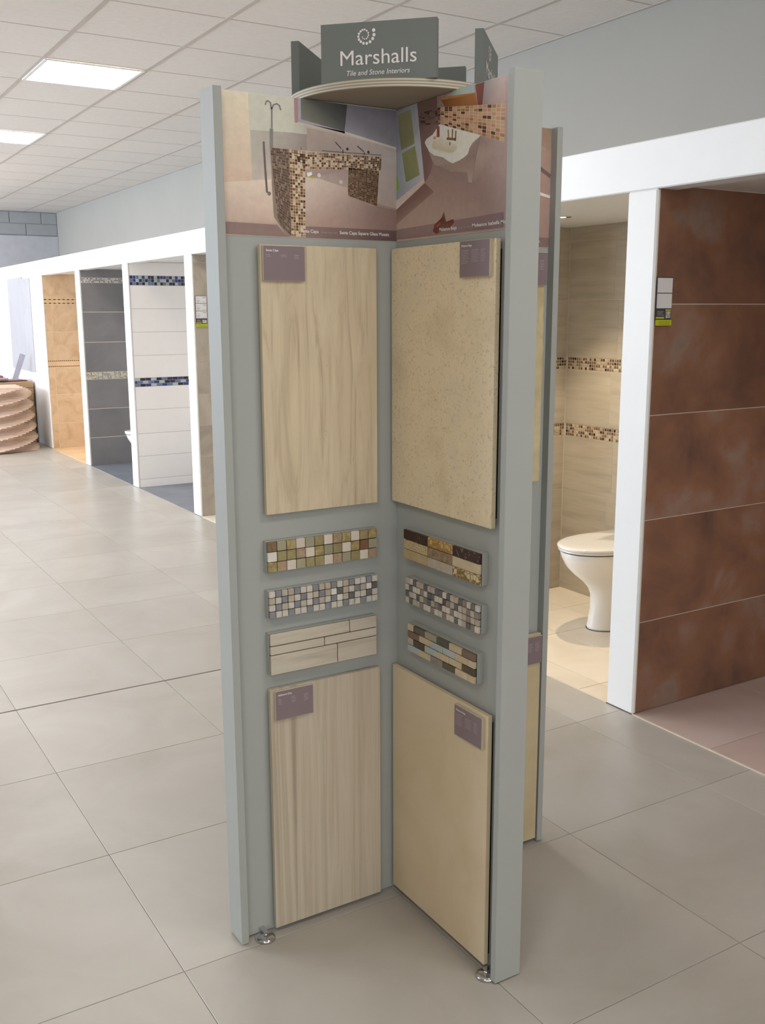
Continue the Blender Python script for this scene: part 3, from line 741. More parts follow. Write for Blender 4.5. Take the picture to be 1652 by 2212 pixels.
def poster_a():
    D = POSTER_A
    po = box('poster', (SX-ARM+FT+0.0002, FACE_Y-0.0015, Z0P), (SX-HP-0.0018, FACE_Y-0.0001, Z1P), card_white, stand)
    q = Print(1); G = []
    def lay(f):
        q.polys = []; f(); G.append(q.polys)
    lay(lambda: q.p([(-449.4, 1953), (-13.8, 1953), (-13.8, 1663), (-449.4, 1663)], (226, 210, 188), (196, 186, 176), (136, 112, 104), (186, 164, 150)))
    lay(lambda: q.p([(-449.4, 1953), (-381, 1953), (-375, 1770), (-449.4, 1768)], (214, 202, 180), (224, 208, 182), (206, 182, 160), (202, 178, 158)))
    lay(lambda: q.p(D['glass'], (196, 194, 180)))
    lay(lambda: q.p(D['glass_low'], (178, 174, 162), (176, 170, 160), (160, 150, 142), (150, 138, 130), (172, 164, 154), (196, 184, 170), (190, 180, 168)))
    lay(lambda: q.p([(-449.4, 1769)]+D['floor_l'][0:1]+[(-332, 1782), (-328, 1705), (-316, 1690), (-449.4, 1690)], (214, 196, 178), (214, 196, 178), (220, 204, 186), (200, 178, 162), (186, 162, 148), (186, 164, 148)))
    lay(lambda: q.p(D['wall_r'], (186, 168, 156), (178, 168, 164), (166, 152, 144), (176, 160, 150)))
    lay(lambda: q.p(D['niche'], (128, 126, 136), (120, 118, 130), (140, 136, 142), (150, 150, 160)))
    lay(lambda: q.p(D['mirror'], (112, 114, 104), (66, 66, 70), (92, 92, 92), (136, 136, 122)))
    lay(lambda: (q.p(D['frame1'], (176, 170, 182)), q.p(D['frame2'], (206, 196, 184)), q.p(D['pink'], (170, 138, 136))))
    lay(lambda: (q.p(D['open_up'], (168, 152, 144), (156, 138, 130), (160, 142, 134)),
                 q.p(D['open_fl'], (206, 192, 178), (200, 184, 170), (176, 156, 144), (170, 150, 140), (150, 128, 120), (148, 126, 118), (140, 118, 110), (138, 112, 106), (172, 148, 136))))
    lay(lambda: (q.p(D['face_side'], (140, 122, 108)), q.p(D['face_col'], (208, 186, 156)), q.p(D['beam'], (204, 182, 154), (176, 154, 136), (168, 148, 132)), q.p(D['leg_r'], (132, 106, 86))))
    pal = [(92, 62, 42), (122, 88, 62), (214, 196, 170), (190, 160, 126), (224, 210, 188), (160, 124, 92)]
    lite = lambda i, j: srgb(*rp.choices(pal, (2.2, 2.0, 2, 2, 1.4, 2))[0])
    dark = lambda i, j: srgb(*rp.choices([(96, 74, 60), (116, 92, 76), (150, 130, 112), (80, 60, 48)], (3, 3, 2, 1))[0])
    fc, bm_, fs_, lr = D['face_col'], D['beam'], D['face_side'], D['leg_r']
    lay(lambda: (q.cells(quad_grid([fc[0], fc[1], fc[2], fc[3]], 6, 30, lite)),
                 q.cells(quad_grid([fc[1], bm_[1], bm_[2], (-250, 1809)], 34, 7, lambda i, j: lite(i, j) if rp.random() > i/60.0 else dark(i, j))),
                 q.cells(quad_grid([fs_[0], fs_[1], fs_[2], (-318, 1692)], 12, 30, dark)),
                 q.cells(quad_grid([lr[0], lr[1], lr[2], lr[3]], 16, 16, lambda i, j: srgb(*rp.choice([(92, 70, 54), (120, 94, 72), (106, 84, 64), (146, 118, 92), (78, 58, 44)]))))))
    lay(lambda: (q.p(D['cap_l']+[(-449.4, 1664)][:0], (138, 116, 110)), q.p([(-449.4, 1690), (-437, 1690), (-437, 1665), (-449.4, 1665)], (138, 116, 110)), q.p(D['cap_r'], (134, 112, 104), (104, 82, 82), (96, 74, 76), (134, 112, 104))))
    steel = (118, 114, 108)
    lay(lambda: (q.r(D['stem'], 7.5, (130, 126, 118)), q.r(D['stem2'], 3.2, steel), q.r(D['hookl'], 3.0, steel), q.r(D['hookr'], 3.0, steel),
                 q.r(D['rail'], 4.6, (104, 94, 90)), q.r(D['bar'], 2.0, (116, 106, 98)), q.r(D['tap1'], 2.2, (72, 64, 60)), q.r(D['tap2'], 2.2, (72, 64, 60)),
                 q.r(D['post1'], 2.2, (80, 72, 66)), q.r(D['post2'], 2.2, (80, 72, 66)), q.r(D['bar2'], 1.6, (110, 100, 90)),
                 q.p(D['flower'], (226, 222, 214)), q.p(D['flower2'], (176, 160, 70))))
    def blob(c, rad, col): q.p([(c[0]+rad*math.cos(a*math.pi/6), c[1]+rad*math.sin(a*math.pi/6)) for a in range(12)], col)
    lay(lambda: (blob(D['glow'][0], 4.5, (206, 198, 190)), blob(D['glow2'][0], 4.5, (190, 178, 168)), blob((-143.5, 1858.5), 3.2, (60, 54, 52)), blob((-89, 1856), 3.2, (60, 54, 52)), blob((-338, 1752.5), 4.2, (120, 110, 106))))
    layered(None, fr_left, po, G)
    lettering('Santa Capa', fr_left, -0.2640, -0.2195, 1.6745, 0.0072, ink_white, po, off=0.0030, bold=0.02)
    lettering('shown here with', fr_left, -0.2135, -0.1720, 1.6745, 0.0050, ink_pale, po, off=0.0030)
    lettering('Santa Capa Square Glass Mosaic', fr_left, -0.1660, -0.0345, 1.6745, 0.0072, ink_white, po, off=0.0030, bold=0.02)
poster_a()
def poster_b():
    D = {k: [(-x, z) for x, z in v] for k, v in POSTER_B.items()}      # u towards the camera
    po = box('poster', (FACE_X-0.0015, SY-ARM+FT+0.0002, Z0P), (FACE_X-0.0001, SY-HP-0.0002, Z1P), card_white, stand)
    q = Print(1); G = []
    def lay(f):
        q.polys = []; f(); G.append(q.polys)
    U1 = 449.4
    lay(lambda: q.p([(12.6, 1953), (U1, 1953), (U1, 1663), (12.6, 1663)], (136, 112, 108), (186, 164, 156), (150, 128, 122), (190, 166, 152)))
    lay(lambda: (q.p(D['wall_left'], (118, 96, 92), (120, 96, 90), (128, 102, 96), (136, 112, 106), (134, 106, 98), (124, 96, 92)), q.p(D['sh'], (150, 130, 124), (168, 146, 138), (146, 124, 118))))
    lay(lambda: (q.p([(min(max(12.6, x), U1), z) for x, z in D['frame_w']], (150, 156, 166), (172, 176, 186), (186, 190, 198), (140, 148, 158)),
                 q.p([(max(12.6, x), z) for x, z in D['sill']], (206, 188, 180), (216, 200, 192)), q.p([(max(12.6, x), z) for x, z in D['under']], (128, 100, 92), (122, 92, 84), (138, 110, 100), (158, 134, 122))))
    lay(lambda: (q.p(D['g1'], (150, 148, 112), (154, 152, 114), (140, 140, 100), (122, 128, 90)), q.p(D['g2'], (132, 136, 92), (140, 142, 98), (142, 144, 102), (116, 130, 84)), q.p([(max(12.6, x), z) for x, z in D['g3']], (126, 160, 76))))
    lay(lambda: (q.p(D['mframe'], (138, 88, 46), (166, 108, 56), (150, 102, 60), (120, 84, 54)), q.p(D['mglass'], (176, 190, 176), (170, 190, 200), (178, 194, 198), (170, 178, 160)),
                 q.p([(min(U1, x), min(1953, z)) for x, z in D['wall_up']], (150, 140, 140), (190, 168, 160), (182, 158, 150), (170, 146, 140), (150, 134, 132))))
    lay(lambda: (q.p(D['mframe_hi'], (206, 140, 70), (190, 124, 58), (150, 96, 48)), q.p([(x, min(1953, z)) for x, z in D['mpost']], (126, 66, 50), (118, 58, 46), (112, 60, 48), (132, 70, 52))))
    mo = [(min(U1, x), z) for x, z in D['mos']]
    pal = [(212, 182, 140), (204, 160, 132), (216, 176, 146), (92, 62, 52), (172, 138, 92), (84, 58, 54)]
    lay(lambda: q.p(mo, (214, 178, 148), (222, 186, 156)))
    lay(lambda: (q.cells(quad_grid(mo, 15, 9, lambda i, j: srgb(*rp.choices(pal, (2.2, 3, 2.6, 1.2, 1.6, 0.8))[0]))),
                 q.cells(quad_grid(D['mosd'], 8, 8, lambda i, j: srgb(*rp.choice([(96, 78, 66), (120, 98, 82), (70, 52, 46), (128, 104, 80)])) if rp.random() > 0.35 else None))))
    lay(lambda: q.p(D['sink_under'], (176, 156, 146), (170, 150, 140), (160, 140, 132), (156, 136, 128), (150, 130, 122), (166, 146, 138), (150, 130, 124), (140, 120, 114)))
    lay(lambda: q.p(D['sink'], (240, 236, 226), (226, 220, 210), (222, 214, 204), (232, 224, 208), (236, 228, 212)))
    lay(lambda: q.p(D['basin'], (214, 206, 186), (206, 196, 172), (200, 190, 164), (222, 214, 198), (230, 222, 206)))
    br = (150, 116, 84)
    lay(lambda: (q.r(D['f1'], 5, br), q.r(D['f2'], 5, br), q.r(D['f3'], 5, br), q.r(D['f4'], 5, (128, 96, 68)), q.r(D['ovf'], 3, (70, 60, 54)),
                 q.p(D['bottle'], (140, 60, 50), (150, 110, 84)), q.p(D['soap'], (226, 150, 110))))
    lay(lambda: q.p([(max(12.6, min(U1, x)), z) for x, z in D['cap']]+[], (150, 128, 124), (122, 100, 102), (120, 98, 100), (146, 124, 120)))
    lay(lambda: q.p([(U1-0.01, 1686), (U1, 1686), (U1, 1663), (U1-0.01, 1663)], (122, 100, 102)))
    lay(lambda: q.p(D['plant'], (92, 48, 44), (110, 54, 48), (84, 46, 40), (120, 90, 70), (100, 60, 50)))
    lay(lambda: q.p(D['red'], (170, 70, 66)))
    layered(None, fr_right, po, G)
    t1, t2 = D['txt1'], D['txt2']
    lettering('Moleanos Beige', fr_right, t1[0][0]*MM, t1[1][0]*MM, 1.6742, 0.0072, ink_white, po, off=0.0030, bold=0.02)
    lettering('shown here with', fr_right, t1[1][0]*MM+0.006, t2[0][0]*MM-0.006, 1.6742, 0.0050, ink_pale, po, off=0.0030)
    lettering('Moleanos Isabella Mosaic', fr_right, t2[0][0]*MM, t2[0][0]*MM+0.132, 1.6742, 0.0072, ink_white, po, off=0.0030, bold=0.02)
poster_b()
def poster_c():
    po = box('poster', (SX+HP+0.0018, FACE_Y-0.0015, Z0P), (SX+ARM-FT-0.0002, FACE_Y-0.0001, Z1P), card_white, stand)
    q = Print(1); G = []
    def lay(f):
        q.polys = []; f(); G.append(q.polys)
    lay(lambda: q.p([(14, 1953), (449.4, 1953), (449.4, 1663), (14, 1663)], (176, 150, 136), (168, 140, 126), (158, 130, 120), (170, 146, 134)))
    lay(lambda: (q.p([(330, 1953), (449.4, 1953), (449.4, 1895)], (150, 128, 108), (146, 124, 104), (160, 134, 116)), q.r([(380, 1872), (449, 1838)], 10, (112, 94, 88))))
    lay(lambda: (q.r([(330, 1810), (449, 1788)], 7, (214, 206, 200)), q.p([(14, 1687), (449.4, 1687), (449.4, 1664), (14, 1664)], (128, 106, 102))))
    layered(None, fr_left, po, G)
    lettering('Mosaic', fr_left, 0.392, 0.4185, 1.6745, 0.0072, ink_white, po, off=0.0030, bold=0.02)
poster_c()

# ------------------------------------------------------------------ stone samples with their cards
CARD_T = 0.0075
def card(parent, frame, u0, u1, z0, z1, base, title, rows, tw):
    lo, hi = frame(u0, z0, base), frame(u1, z1, base+CARD_T)
    a = [min(lo[i], hi[i]) for i in range(3)]; b = [max(lo[i], hi[i]) for i in range(3)]
    c = box('label_holder', a, b, acrylic, parent, bev=0.0008)
    lo, hi = frame(u0+0.0012, z0+0.0012, base+CARD_T-0.0002), frame(u1-0.0012, z1-0.0012, base+CARD_T+0.0006)
    a = [min(lo[i], hi[i]) for i in range(3)]; b = [max(lo[i], hi[i]) for i in range(3)]
    k = box('card', a, b, card_purple, c)
    if title: lettering(title, frame, u0+0.007, u0+0.007+tw, z1-0.0125, 0.0048, ink_white, c, off=base+CARD_T+0.0009, bold=0.02)
    vs, fs = [], []
    for (cu, n, wd) in rows:                         # lines of small print
        for r in range(n):
            z = z1-0.0205-0.0032*r; b = len(vs); ww = wd*(0.75+0.25*((r*7+n) % 5)/4.0); hh = 0.0012 if r == 0 else 0.0009
            vs += [frame(u0+cu, z, base+CARD_T+0.0009), frame(u0+cu+ww, z, base+CARD_T+0.0009), frame(u0+cu+ww, z+hh, base+CARD_T+0.0009), frame(u0+cu, z+hh, base+CARD_T+0.0009)]
            fs.append((b, b+1, b+2, b+3))
    obj('small_print', vs, fs, ink_pale, c, origin=WL[c.name])
def sample(frame, u0, u1, z0, z1, mat, label, cardinfo, rough=False):
    o = frame((u0+u1)/2, z0, 0.014)
    t = thing('stone_sample', o, label, 'tile sample', 'large stone samples on the stand')
    lo, hi = frame(u0+0.03, z0+0.02, 0.0001), frame(u1-0.006, z1-0.02, 0.0082)
    a = [min(lo[i], hi[i]) for i in range(3)]; b = [max(lo[i], hi[i]) for i in range(3)]
    box('mounting_pad', a, b, black_pad, t)
    if not rough:
        lo, hi = frame(u0, z0, 0.008), frame(u1, z1, 0.020)
        a = [min(lo[i], hi[i]) for i in range(3)]; b = [max(lo[i], hi[i]) for i in range(3)]
        box('slab', a, b, mat, t, bev=0.0008)
    else:
        rr = random.Random(5); n = 30; e = 0.006; pr, inn = [], []
        U = lambda f: u0+(u1-u0)*f
        Z = lambda f: z0+(z1-z0)*f
        for (du, dz, fu, fz) in ((1, 0, 0, 0), (0, 1, 1, 0), (-1, 0, 1, 1), (0, -1, 0, 1)):
            for k in range(n):
                f = k/float(n); x, z = U(fu+du*f), Z(fz+dz*f); jit = rr.uniform(0, 0.0035)+(0.004 if k == 0 else 0)
                sx = 0 if du else (1 if fu == 0 else -1); sz = 0 if dz else (1 if fz == 0 else -1)
                if k == 0: sx = 1 if fu == 0 else -1; sz = 1 if fz == 0 else -1
                pr.append((x+sx*jit, z+sz*jit)); inn.append((min(u1-e, max(u0+e, x)), min(z1-e, max(z0+e, z))))
        N = len(pr)
        vs = [frame(x, z, 0.008) for x, z in pr]+[frame(x, z, 0.017) for x, z in pr]+[frame(x, z, 0.020) for x, z in inn]
        fs = [(k, (k+1) % N, N+(k+1) % N, N+k) for k in range(N)]+[(N+k, N+(k+1) % N, 2*N+(k+1) % N, 2*N+k) for k in range(N)]
        fs.append((2*N, 2*N+n, 2*N+2*n, 2*N+3*n))        # the flat face
        obj('slab', vs, fs, mat, t, origin=o)
    if cardinfo: card(t, frame, *cardinfo)
ROWS3 = [(0.007, 2, 0.012), (0.042, 2, 0.014), (0.074, 3, 0.014)]
ROWS9 = [(0.007, 9, 0.026), (0.042, 8, 0.026), (0.074, 8, 0.016)]
sample(fr_left, -0.372, -0.0795, 1.052, 1.645, st_santa, 'cream travertine slab with fine vertical veins under the shower poster',
       (-0.3685, -0.2675, 1.568, 1.643, 0.020, 'Santa Capa', ROWS3, 0.030))
sample(fr_left, -0.3755, -0.0745, 0.015, 0.634, st_grey, 'grey-beige slab with straight vertical stripes, low on the left panel',
       (-0.3665, -0.2665, 0.558, 0.631, 0.020, 'Ashbourne Grey', [(0.007, 5, 0.010), (0.042, 5, 0.012), (0.074, 6, 0.014)], 0.036))
sample(fr_right, 0.0215, 0.4165, 1.051, 1.6455, st_beige, 'speckled beige limestone slab under the washbasin poster',
       (0.3030, 0.4060, 1.571, 1.6455, 0.020, 'Moleanos Beige', ROWS9, 0.036))
sample(fr_right, 0.0245, 0.4190, 0.020, 0.6305, st_sand, 'plain sand-coloured limestone slab, low on the right panel',
       (0.3030, 0.4070, 0.549, 0.623, 0.020, 'Moleanos Beige', ROWS9, 0.036))
sample(fr_left, 0.130, 0.428, 1.054, 1.645, st_trav, 'yellow travertine slab with chipped edges, seen behind the right end board',
       (0.325, 0.426, 1.567, 1.649, 0.020, None, ROWS9, 0.03), rough=True)
sample(fr_left, 0.146, 0.446, 0.014, 0.632, st_sand2, 'warm sandy slab low behind the right end board',
       (0.345, 0.4445, 0.549, 0.628, 0.020, None, ROWS9, 0.03))

# ------------------------------------------------------------------ mosaic samples
def mosaic(frame, u0, u1, z0, z1, pieces, label, chip_t=0.007, back=0.0165, gap=0.0016, edge=0.0):
    o = frame((u0+u1)/2, z0, 0.012)
    t = thing('mosaic_sample', o, label, 'tile sample', 'mosaic samples on the stand')
    lo, hi = frame(u0-edge, z0-0.0005, 0.0001), frame(u1+edge, z1+0.0005, back)
    a = [min(lo[i], hi[i]) for i in range(3)]; b = [max(lo[i], hi[i]) for i in range(3)]
    box('backing_board', a, b, paint, t, bev=0.0006)
    lo, hi = frame(u0+0.001, z0+0.001, back-0.0001), frame(u1-0.001, z1-0.001, back+0.0014)
    a = [min(lo[i], hi[i]) for i in range(3)]; b = [max(lo[i], hi[i]) for i in range(3)]
    box('mesh_backing', a, b, dark_gap, t)
    for (a0, c0, a1, c1, kind) in pieces:
        g = gap/2
        lo, hi = frame(a0+g, c0+g, back+0.0008), frame(a1-g, c1-g, back+0.0008+chip_t+random.uniform(-0.0006, 0.0006))
        # near-equal sizes share one mesh
        lo = Vector([round(v, 4) for v in lo]); hi = Vector([round(v, 4) for v in hi])
        a = [min(lo[i], hi[i]) for i in range(3)]; b = [max(lo[i], hi[i]) for i in range(3)]
        box('mosaic_chip', a, b, CHIP[kind], t, bev=0.001)
def grid(u0, u1, z0, z1, rows, key):
    out = []; nr = len(rows); hz = (z1-z0)/nr
    for r, row in enumerate(rows):
        n = len(row); d = (u1-u0)/n
        for k, ch in enumerate(row): out.append((u0+k*d, z1-(r+1)*hz, u0+(k+1)*d, z1-r*hz, key[ch]))
    return out
K1 = dict(B='brown', S='sage', G='gold', C='cream', O='olive', T='tan', W='white', R='rust')
mosaic(fr_left, -0.3745, -0.0835, 0.9175, 0.990, grid(-0.3745, -0.0835, 0.9175, 0.990, ['BSGCSOCTGCOG', 'WOOTCGSOCGRS', 'GTCSOOCTSOCT'], K1),
       'strip of square gold glass and cream stone mosaic, topmost on the left panel')
K2 = dict(c='light', t='taupe', b='blue', d='slate', p='taupe', w='white')
mosaic(fr_left, -0.3735, -0.0825, 0.808, 0.8735, grid(-0.3735, -0.0825, 0.808, 0.8735, ['cbttbccbttbctbccbc', 'pcbtcbcpbtwdtcbtwd', 'cbpcbpcbtcbwtdccdc', 'bccbccbccbccbccbcc'], K2),
       'strip of tiny blue-grey and cream stone mosaic squares on the left panel')
def splits(u0, u1, z0, z1, rows):
    out = []; z = z1
    for (f, cuts) in rows:
        hgt = (z1-z0)*f; xs = [0]+cuts+[1]
        for i in range(len(xs)-1): out.append((u0+(u1-u0)*xs[i], z-hgt, u0+(u1-u0)*xs[i+1], z, 'plank'))
        z -= hgt
    return out
CHIP['plank'] = streak('chip_grained_limestone', [(0.25, (176, 164, 146)), (0.5, (200, 190, 172)), (0.75, (208, 199, 183))], (4, 4, 60), 1.0, 0.45, dist=0.5)
mosaic(fr_left, -0.3740, -0.0855, 0.670, 0.7712, splits(-0.3740, -0.0855, 0.670, 0.7712, [(0.30, [0.736]), (0.215, [0.494]), (0.485, [0.616])]),
       'strip of long pale limestone planks, lowest strip on the left panel', gap=0.0022)
K3 = dict(d='darkmarble', l='goldlattice', h='goldhex', b='brownstone', s='sand', g='goldbeige', t='greytan', c='creamlattice', T='taupe')
mosaic(fr_right, 0.081, 0.384, 0.9193, 0.991, grid(0.081, 0.384, 0.9193, 0.991, ['dld', 'hbs', 'gTc'], K3),
       'strip of brown marble and patterned gold mosaic pieces, topmost on the right panel', gap=0.0014)
K4 = dict(c='light', d='slate', g='taupe', G='greytan', p='cream', b='darkbrown')
mosaic(fr_right, 0.089, 0.384, 0.8105, 0.8740, grid(0.089, 0.384, 0.8105, 0.8740, ['gcdggdggddpdggdGcdc', 'cdppGcddcpbGgdggGgG', 'dgcdgGdgGdppGccgGgg', 'cdggGccGpcGpcdcgdGp'], K4),
       'strip of small grey and cream stone mosaic squares on the right panel')
def bricks(u0, u1, z0, z1, rows, full):
    out = []; hz = (z1-z0)/len(rows)
    for r, (off, names) in enumerate(rows):
        x = u0-off*full
        for nm in names:
            a, b = max(u0, x), min(u1, x+full)
            if b-a > 0.004: out.append((a, z1-(r+1)*hz, b, z1-r*hz, nm))
            x += full
    return out
mosaic(fr_right, 0.099, 0.372, 0.690, 0.760, bricks(0.099, 0.372, 0.690, 0.760, [
       (0.5, ['sand', 'darkolive', 'sage', 'darkolive', 'sand', 'clay']), (0.0, ['clay', 'sand', 'paleblue', 'paleblue', 'sand', 'sand']),
       (0.5, ['taupe', 'darkbrown', 'paleblue', 'sand', 'sand', 'darkolive']), (0.0, ['paleblue', 'sand', 'greytan', 'darkolive', 'sand', 'sand'])], 0.0497),
       'strip of brick-laid glass and stone mosaic, lowest strip on the right panel', gap=0.0018)

# ------------------------------------------------------------------ price label holders on the booth partitions
def holder(Y, x0, x1, z1, ncard, label, writing):
    f = fr_part(Y); o = (x0, Y-0.003, z1-0.2)
    hc = 0.0505; z = z1; pitch = 0.0535
    zb = z1-ncard*pitch-0.062
    t = thing('label_rack', o, label, 'label rack', 'label racks on the booth partitions')
    box('back_plate', (x0-0.003, Y-0.004, zb+0.02), (x1+0.002, Y-0.0005, z1+0.003), card_dark, t)
    for k in range(ncard):
        c = box('card', (x0, Y-0.006, z-hc), (x1, Y-0.004, z), card_white, t)
        if writing:
            lettering('TILE', f, x0+0.052, x1-0.006, z-0.013, 0.006, ink_dark, c, off=0.0065, bold=0.02)
            vs, fs = [], []
            for (a, zz, ww) in ((0.006, 0.018, 0.018), (0.006, 0.031, 0.026), (0.006, 0.036, 0.020), (0.006, 0.043, 0.022), (0.05, 0.043, 0.022)):
                b = len(vs)
                vs += [f(x0+a, z-zz, 0.0065), f(x0+a+ww, z-zz, 0.0065), f(x0+a+ww, z-zz+0.0014, 0.0065), f(x0+a, z-zz+0.0014, 0.0065)]; fs.append((b, b+1, b+2, b+3))
            obj('small_print', vs, fs, card_dark, c, origin=WL[c.name])
        z -= pitch
    d = box('info_card', (x0-0.002, Y-0.0055, z-0.034), (x1, Y-0.004, z), card_dark, t)
    box('stone_picture', (x0+0.046, Y-0.0062, z-0.031), (x1-0.003, Y-0.0055, z-0.008), swatch, d)
    if not writing: box('lime_tab', (x0+0.044, Y-0.0062, z-0.006), (x1-0.002, Y-0.0055, z-0.001), lime, d)
    box('lime_tab', (x0-0.002, Y-0.0062, z-0.033), (x0+0.038, Y-0.0055, z-0.027), lime, d)
    vs, fs = [], []
    for (zz, ww) in ((0.010, 0.030), (0.015, 0.026), (0.021, 0.034)):
        b = len(vs); vs += [f(x0+0.004, z-zz, 0.0058), f(x0+0.004+ww, z-zz, 0.0058), f(x0+0.004+ww, z-zz+0.0018, 0.0058), f(x0+0.004, z-zz+0.0018, 0.0058)]; fs.append((b, b+1, b+2, b+3))
    obj('small_print', vs, fs, ink_pale, d, origin=WL[d.name])
    s = box('lime_strip', (x0-0.003, Y-0.007, z-0.057), (x1+0.003, Y-0.004, z-0.037), lime, t, bev=0.0005)
    vs, fs = [], []
    for zz in (0.044, 0.049, 0.053):
        b = len(vs); vs += [f(x0+0.012, z-zz, 0.0073), f(x1-0.006, z-zz, 0.0073), f(x1-0.006, z-zz+0.0016, 0.0073), f(x0+0.012, z-zz+0.0016, 0.0073)]; fs.append((b, b+1, b+2, b+3))
    obj('small_print', vs, fs, lime_dark, s, origin=WL[s.name])
    return t
holder(PART_Y[0]+0.012-TT, 2.6785, 2.7510, 1.616, 2, 'black rack with two blank white cards and lime strip on rust tiles', False)
holder(PART_Y[3]+0.012-TT, 2.6830, 2.7640, 1.622, 3, 'rack of three printed white cards and lime strip on grey tiles', True)

# ------------------------------------------------------------------ toilets
def toilet(x_back, yc, label, cistern):
    t = thing('toilet', (x_back, yc, 0.0), label, 'toilet', 'toilets in the booths')
    ST_ = [(0.000, -0.402, 0.104), (0.010, -0.404, 0.106), (0.03, -0.398, 0.101), (0.10, -0.388, 0.097), (0.17, -0.388, 0.100), (0.205, -0.405, 0.110), (0.24, -0.440, 0.125),
           (0.28, -0.492, 0.146), (0.32, -0.533, 0.162), (0.36, -0.556, 0.172), (0.392, -0.566, 0.176), (0.398, -0.562, 0.173)]
    def ring(xf, b, xb=-0.03, n=36):
        xc = xf+min(0.27, (xb-xf)*0.55); pts = []
        for k in range(n+1):
            a = -math.pi/2+math.pi*k/n
            pts.append((xc-(xc-xf)*math.cos(a), b*math.sin(a)))
        pts += [(xb, b*0.92), (xb, 0), (xb, -b*0.92)]
        return pts
    def loft(name, st, mat, parent, cap=True, smooth=True):
        vs, fs = [], []; N = 0
        for (z, xf, b) in st:
            r = ring(xf, b); N = len(r); vs += [(x_back+x, yc+y, z) for x, y in r]
        for i in range(len(st)-1):
            for k in range(N):
                k2 = (k+1) % N; fs.append((i*N+k, i*N+k2, (i+1)*N+k2, (i+1)*N+k))
        fs.append(tuple(range((len(st)-1)*N, len(st)*N))); fs.append(tuple(reversed(range(N))))
        o = obj(name, vs, fs, mat, parent, origin=(x_back, yc, 0), smooth=smooth)
        return o
    loft('bowl', [(z+0.0036, xf, b) for z, xf, b in ST_], ceramic, t)
    loft('base_strip', [(0.0028, -0.403, 0.105), (0.0048, -0.406, 0.108)], dark_gap, t, smooth=False)  # thin dark strip around the foot of the bowl
    loft('seat_gap', [(0.4005, -0.566, 0.174), (0.4055, -0.566, 0.174)], dark_gap, t, smooth=False)  # dark layer painting the shade in the gap under the seat
    loft('seat', [(0.4055, -0.572, 0.178), (0.4075, -0.576, 0.181), (0.415, -0.576, 0.181), (0.4165, -0.573, 0.179)], ceramic, t)
    loft('lid', [(0.4170, -0.575, 0.180), (0.4185, -0.579, 0.183), (0.427, -0.580, 0.184), (0.4305, -0.576, 0.181), (0.4325, -0.560, 0.172), (0.4345, -0.50, 0.135), (0.4350, -0.40, 0.08)], ceramic, t)
    if cistern: box('cistern', (x_back-0.03, yc-0.19, 0.0036), (x_back+cistern, yc+0.19, 0.80), ceramic, t, bev=0.008)
toilet(BOOTH_BACK, 3.39, 'white toilet standing in the beige booth, half hidden by the white post', 0)
toilet(3.333, 9.067, 'white toilet in the far charcoal booth, only its front showing', 0.29)

# ------------------------------------------------------------------ recessed downlights of the booths
warm = emissive('downlight_lamp', (1.0, 0.86, 0.66, 1), 30.0)
def downlight(x, y, watts, label, col=(1.0, 0.84, 0.62)):
    t = thing('downlight', (x, y, 1.925), label, 'light', 'recessed booth downlights')
    vs, fs = [], []; n = 32
    for (r, z) in ((0.043, 1.9298), (0.043, 1.926), (0.031, 1.925), (0.028, 1.9285)):
        for k in range(n): vs.append((x+r*math.cos(2*math.pi*k/n), y+r*math.sin(2*math.pi*k/n), z))
    for i in range(3):
        for k in range(n): fs.append((i*n+k, i*n+(k+1) % n, (i+1)*n+(k+1) % n, (i+1)*n+k))
    obj('rim', vs, fs, chrome, t, origin=(x, y, 1.925))
    vs = [(x+0.027*math.cos(2*math.pi*k/n), y+0.027*math.sin(2*math.pi*k/n), 1.9288) for k in range(n)]
    obj('lamp', vs, [tuple(range(n))], warm, t, origin=(x, y, 1.925))
    ld = bpy.data.lights.new('downlight_beam', 'SPOT'); ld.energy = watts; ld.color = col
    ld.spot_size = math.radians(88); ld.spot_blend = 0.75; ld.shadow_soft_size = 0.02
    lo = bpy.data.objects.new('downlight_beam', ld); link(lo, (x, y, 1.918), t)
downlight(3.186, 3.624, 54, 'small round downlight in the ceiling of the beige booth')
downlight(3.15, 10.85, 30, 'small round downlight in the ceiling of the tan booth', (1.0, 0.89, 0.72))
downlight(3.20, 7.78, 8, 'small round downlight in the ceiling of the white-tiled booth')

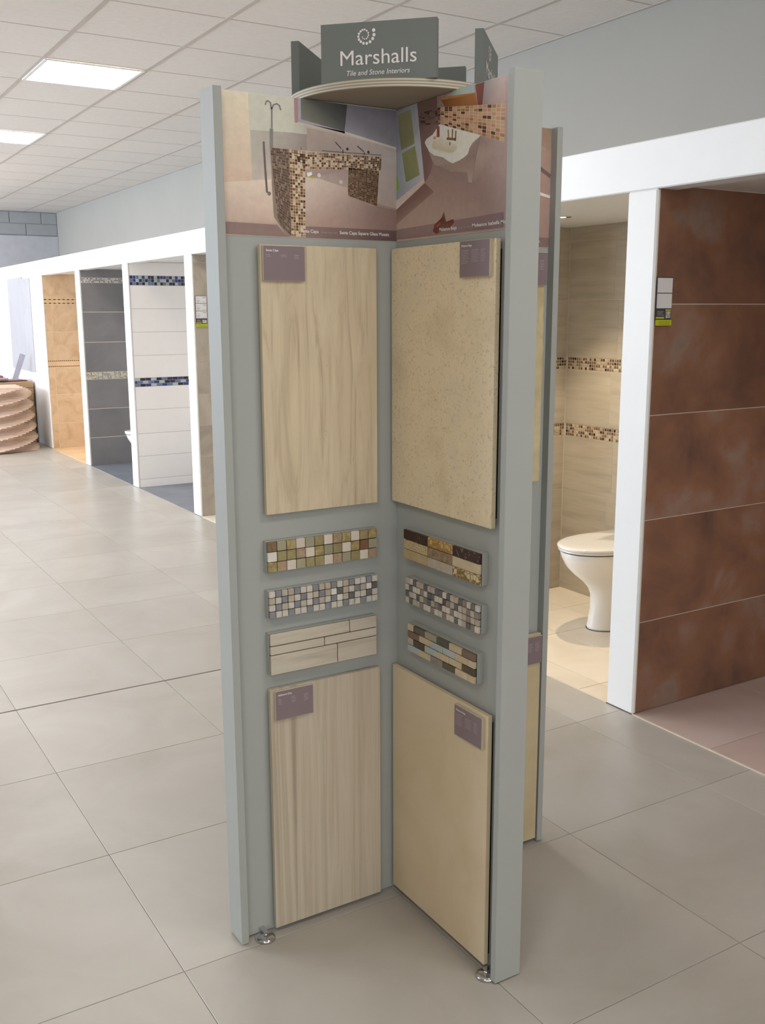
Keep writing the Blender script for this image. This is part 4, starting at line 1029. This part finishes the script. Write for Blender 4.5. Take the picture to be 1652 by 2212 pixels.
# ------------------------------------------------------------------ far left: spiral stack of boards, stacked pallets of tiles
wood = blotch('pale_timber_board', [(0.25, (194, 166, 146)), (0.5, (212, 186, 166)), (0.75, (222, 198, 180))], 8, 0.7, 6.0, vary=0.05, sc=(1, 1, 4))
carton = blotch('brown_carton', [(0.3, (160, 128, 96)), (0.7, (178, 146, 112))], 6, 0.8, 6.0, vary=0.06)
red_t = plain('dark_red_sample', (120, 66, 62), 0.4, 0.4)
grey_t = plain('dark_grey_sample', (92, 84, 84), 0.4, 0.4)
pink_t = plain('pale_pink_sample', (214, 184, 176), 0.5, 0.3)
NB, TBH = 70, 0.0101
tx, ty = 2.13, 11.72
me_b = box_mesh(0.60, 0.60, TBH-0.0006, wood, 0.0008)
for k in range(NB):
    o = bpy.data.objects.new('timber_board', me_b)
    f = k/(NB-1.0)
    link(o, (tx-0.055*f*0.854, ty+0.055*f*0.521, 0.0006+TBH*(k+0.5)), None, ('thin timber board of the twisted spiral stack, %s from the floor' % ordinal(k+1)) if k < NB-1 else 'topmost square timber board of the twisted spiral stack',
         'board', 'boards of the twisted spiral stack')
    o.rotation_euler = (0, 0, math.radians(7.5*k+18))
nlay = 10
for k in range(nlay):
    z0 = 0.001+0.0722*k
    dx = random.uniform(-0.006, 0.004)
    box('tile_carton', (2.02, 12.165+random.uniform(0, 0.008), z0), (2.635+dx, 12.76, z0+0.070), carton, None, bev=0.003,
        label=('flat brown tile carton behind the spiral stack, %s from the floor' % ordinal(k+1)) if k < nlay-1 else 'topmost flat brown tile carton behind the spiral stack', cat='carton', group='stacked tile cartons')
zt = 0.001+0.0722*nlay
def lie(name, lo, hi, mat, rz, label):
    c = [(lo[i]+hi[i])/2 for i in range(3)]; d = [(hi[i]-lo[i]) for i in range(3)]
    o = bpy.data.objects.new(name, box_mesh(d[0], d[1], d[2], mat, 0.001)); o.rotation_euler = (0, 0, rz)
    link(o, c, None, label, 'tile', 'loose tiles on the cartons')
lie('loose_tile', (2.22, 12.28, zt), (2.58, 12.6, zt+0.012), red_t, 0.12, 'dark red tile lying on the brown cartons, rightmost')
lie('loose_tile', (2.06, 12.24, zt+0.012), (2.40, 12.56, zt+0.030), grey_t, -0.2, 'dark grey tile lying on the red tile')
lie('loose_tile', (2.05, 12.26, zt+0.030), (2.34, 12.54, zt+0.052), pink_t, 0.1, 'pale pink tile lying on the grey tile')
lie('loose_tile', (2.07, 12.28, zt+0.052), (2.34, 12.56, zt+0.066), red_t, -0.1, 'dark tile at the top of the loose tile pile')
o = bpy.data.objects.new('trim_strip', box_mesh(0.06, 0.012, 0.31, plain('lilac_grey_strip', (150, 148, 160), 0.5, 0.3), 0.001)); o.rotation_euler = (0, math.radians(20), math.radians(-20))
link(o, (2.50, 12.23, zt+0.158+0.012), None, 'pale flat strip leaning upright on the brown cartons', 'strip')
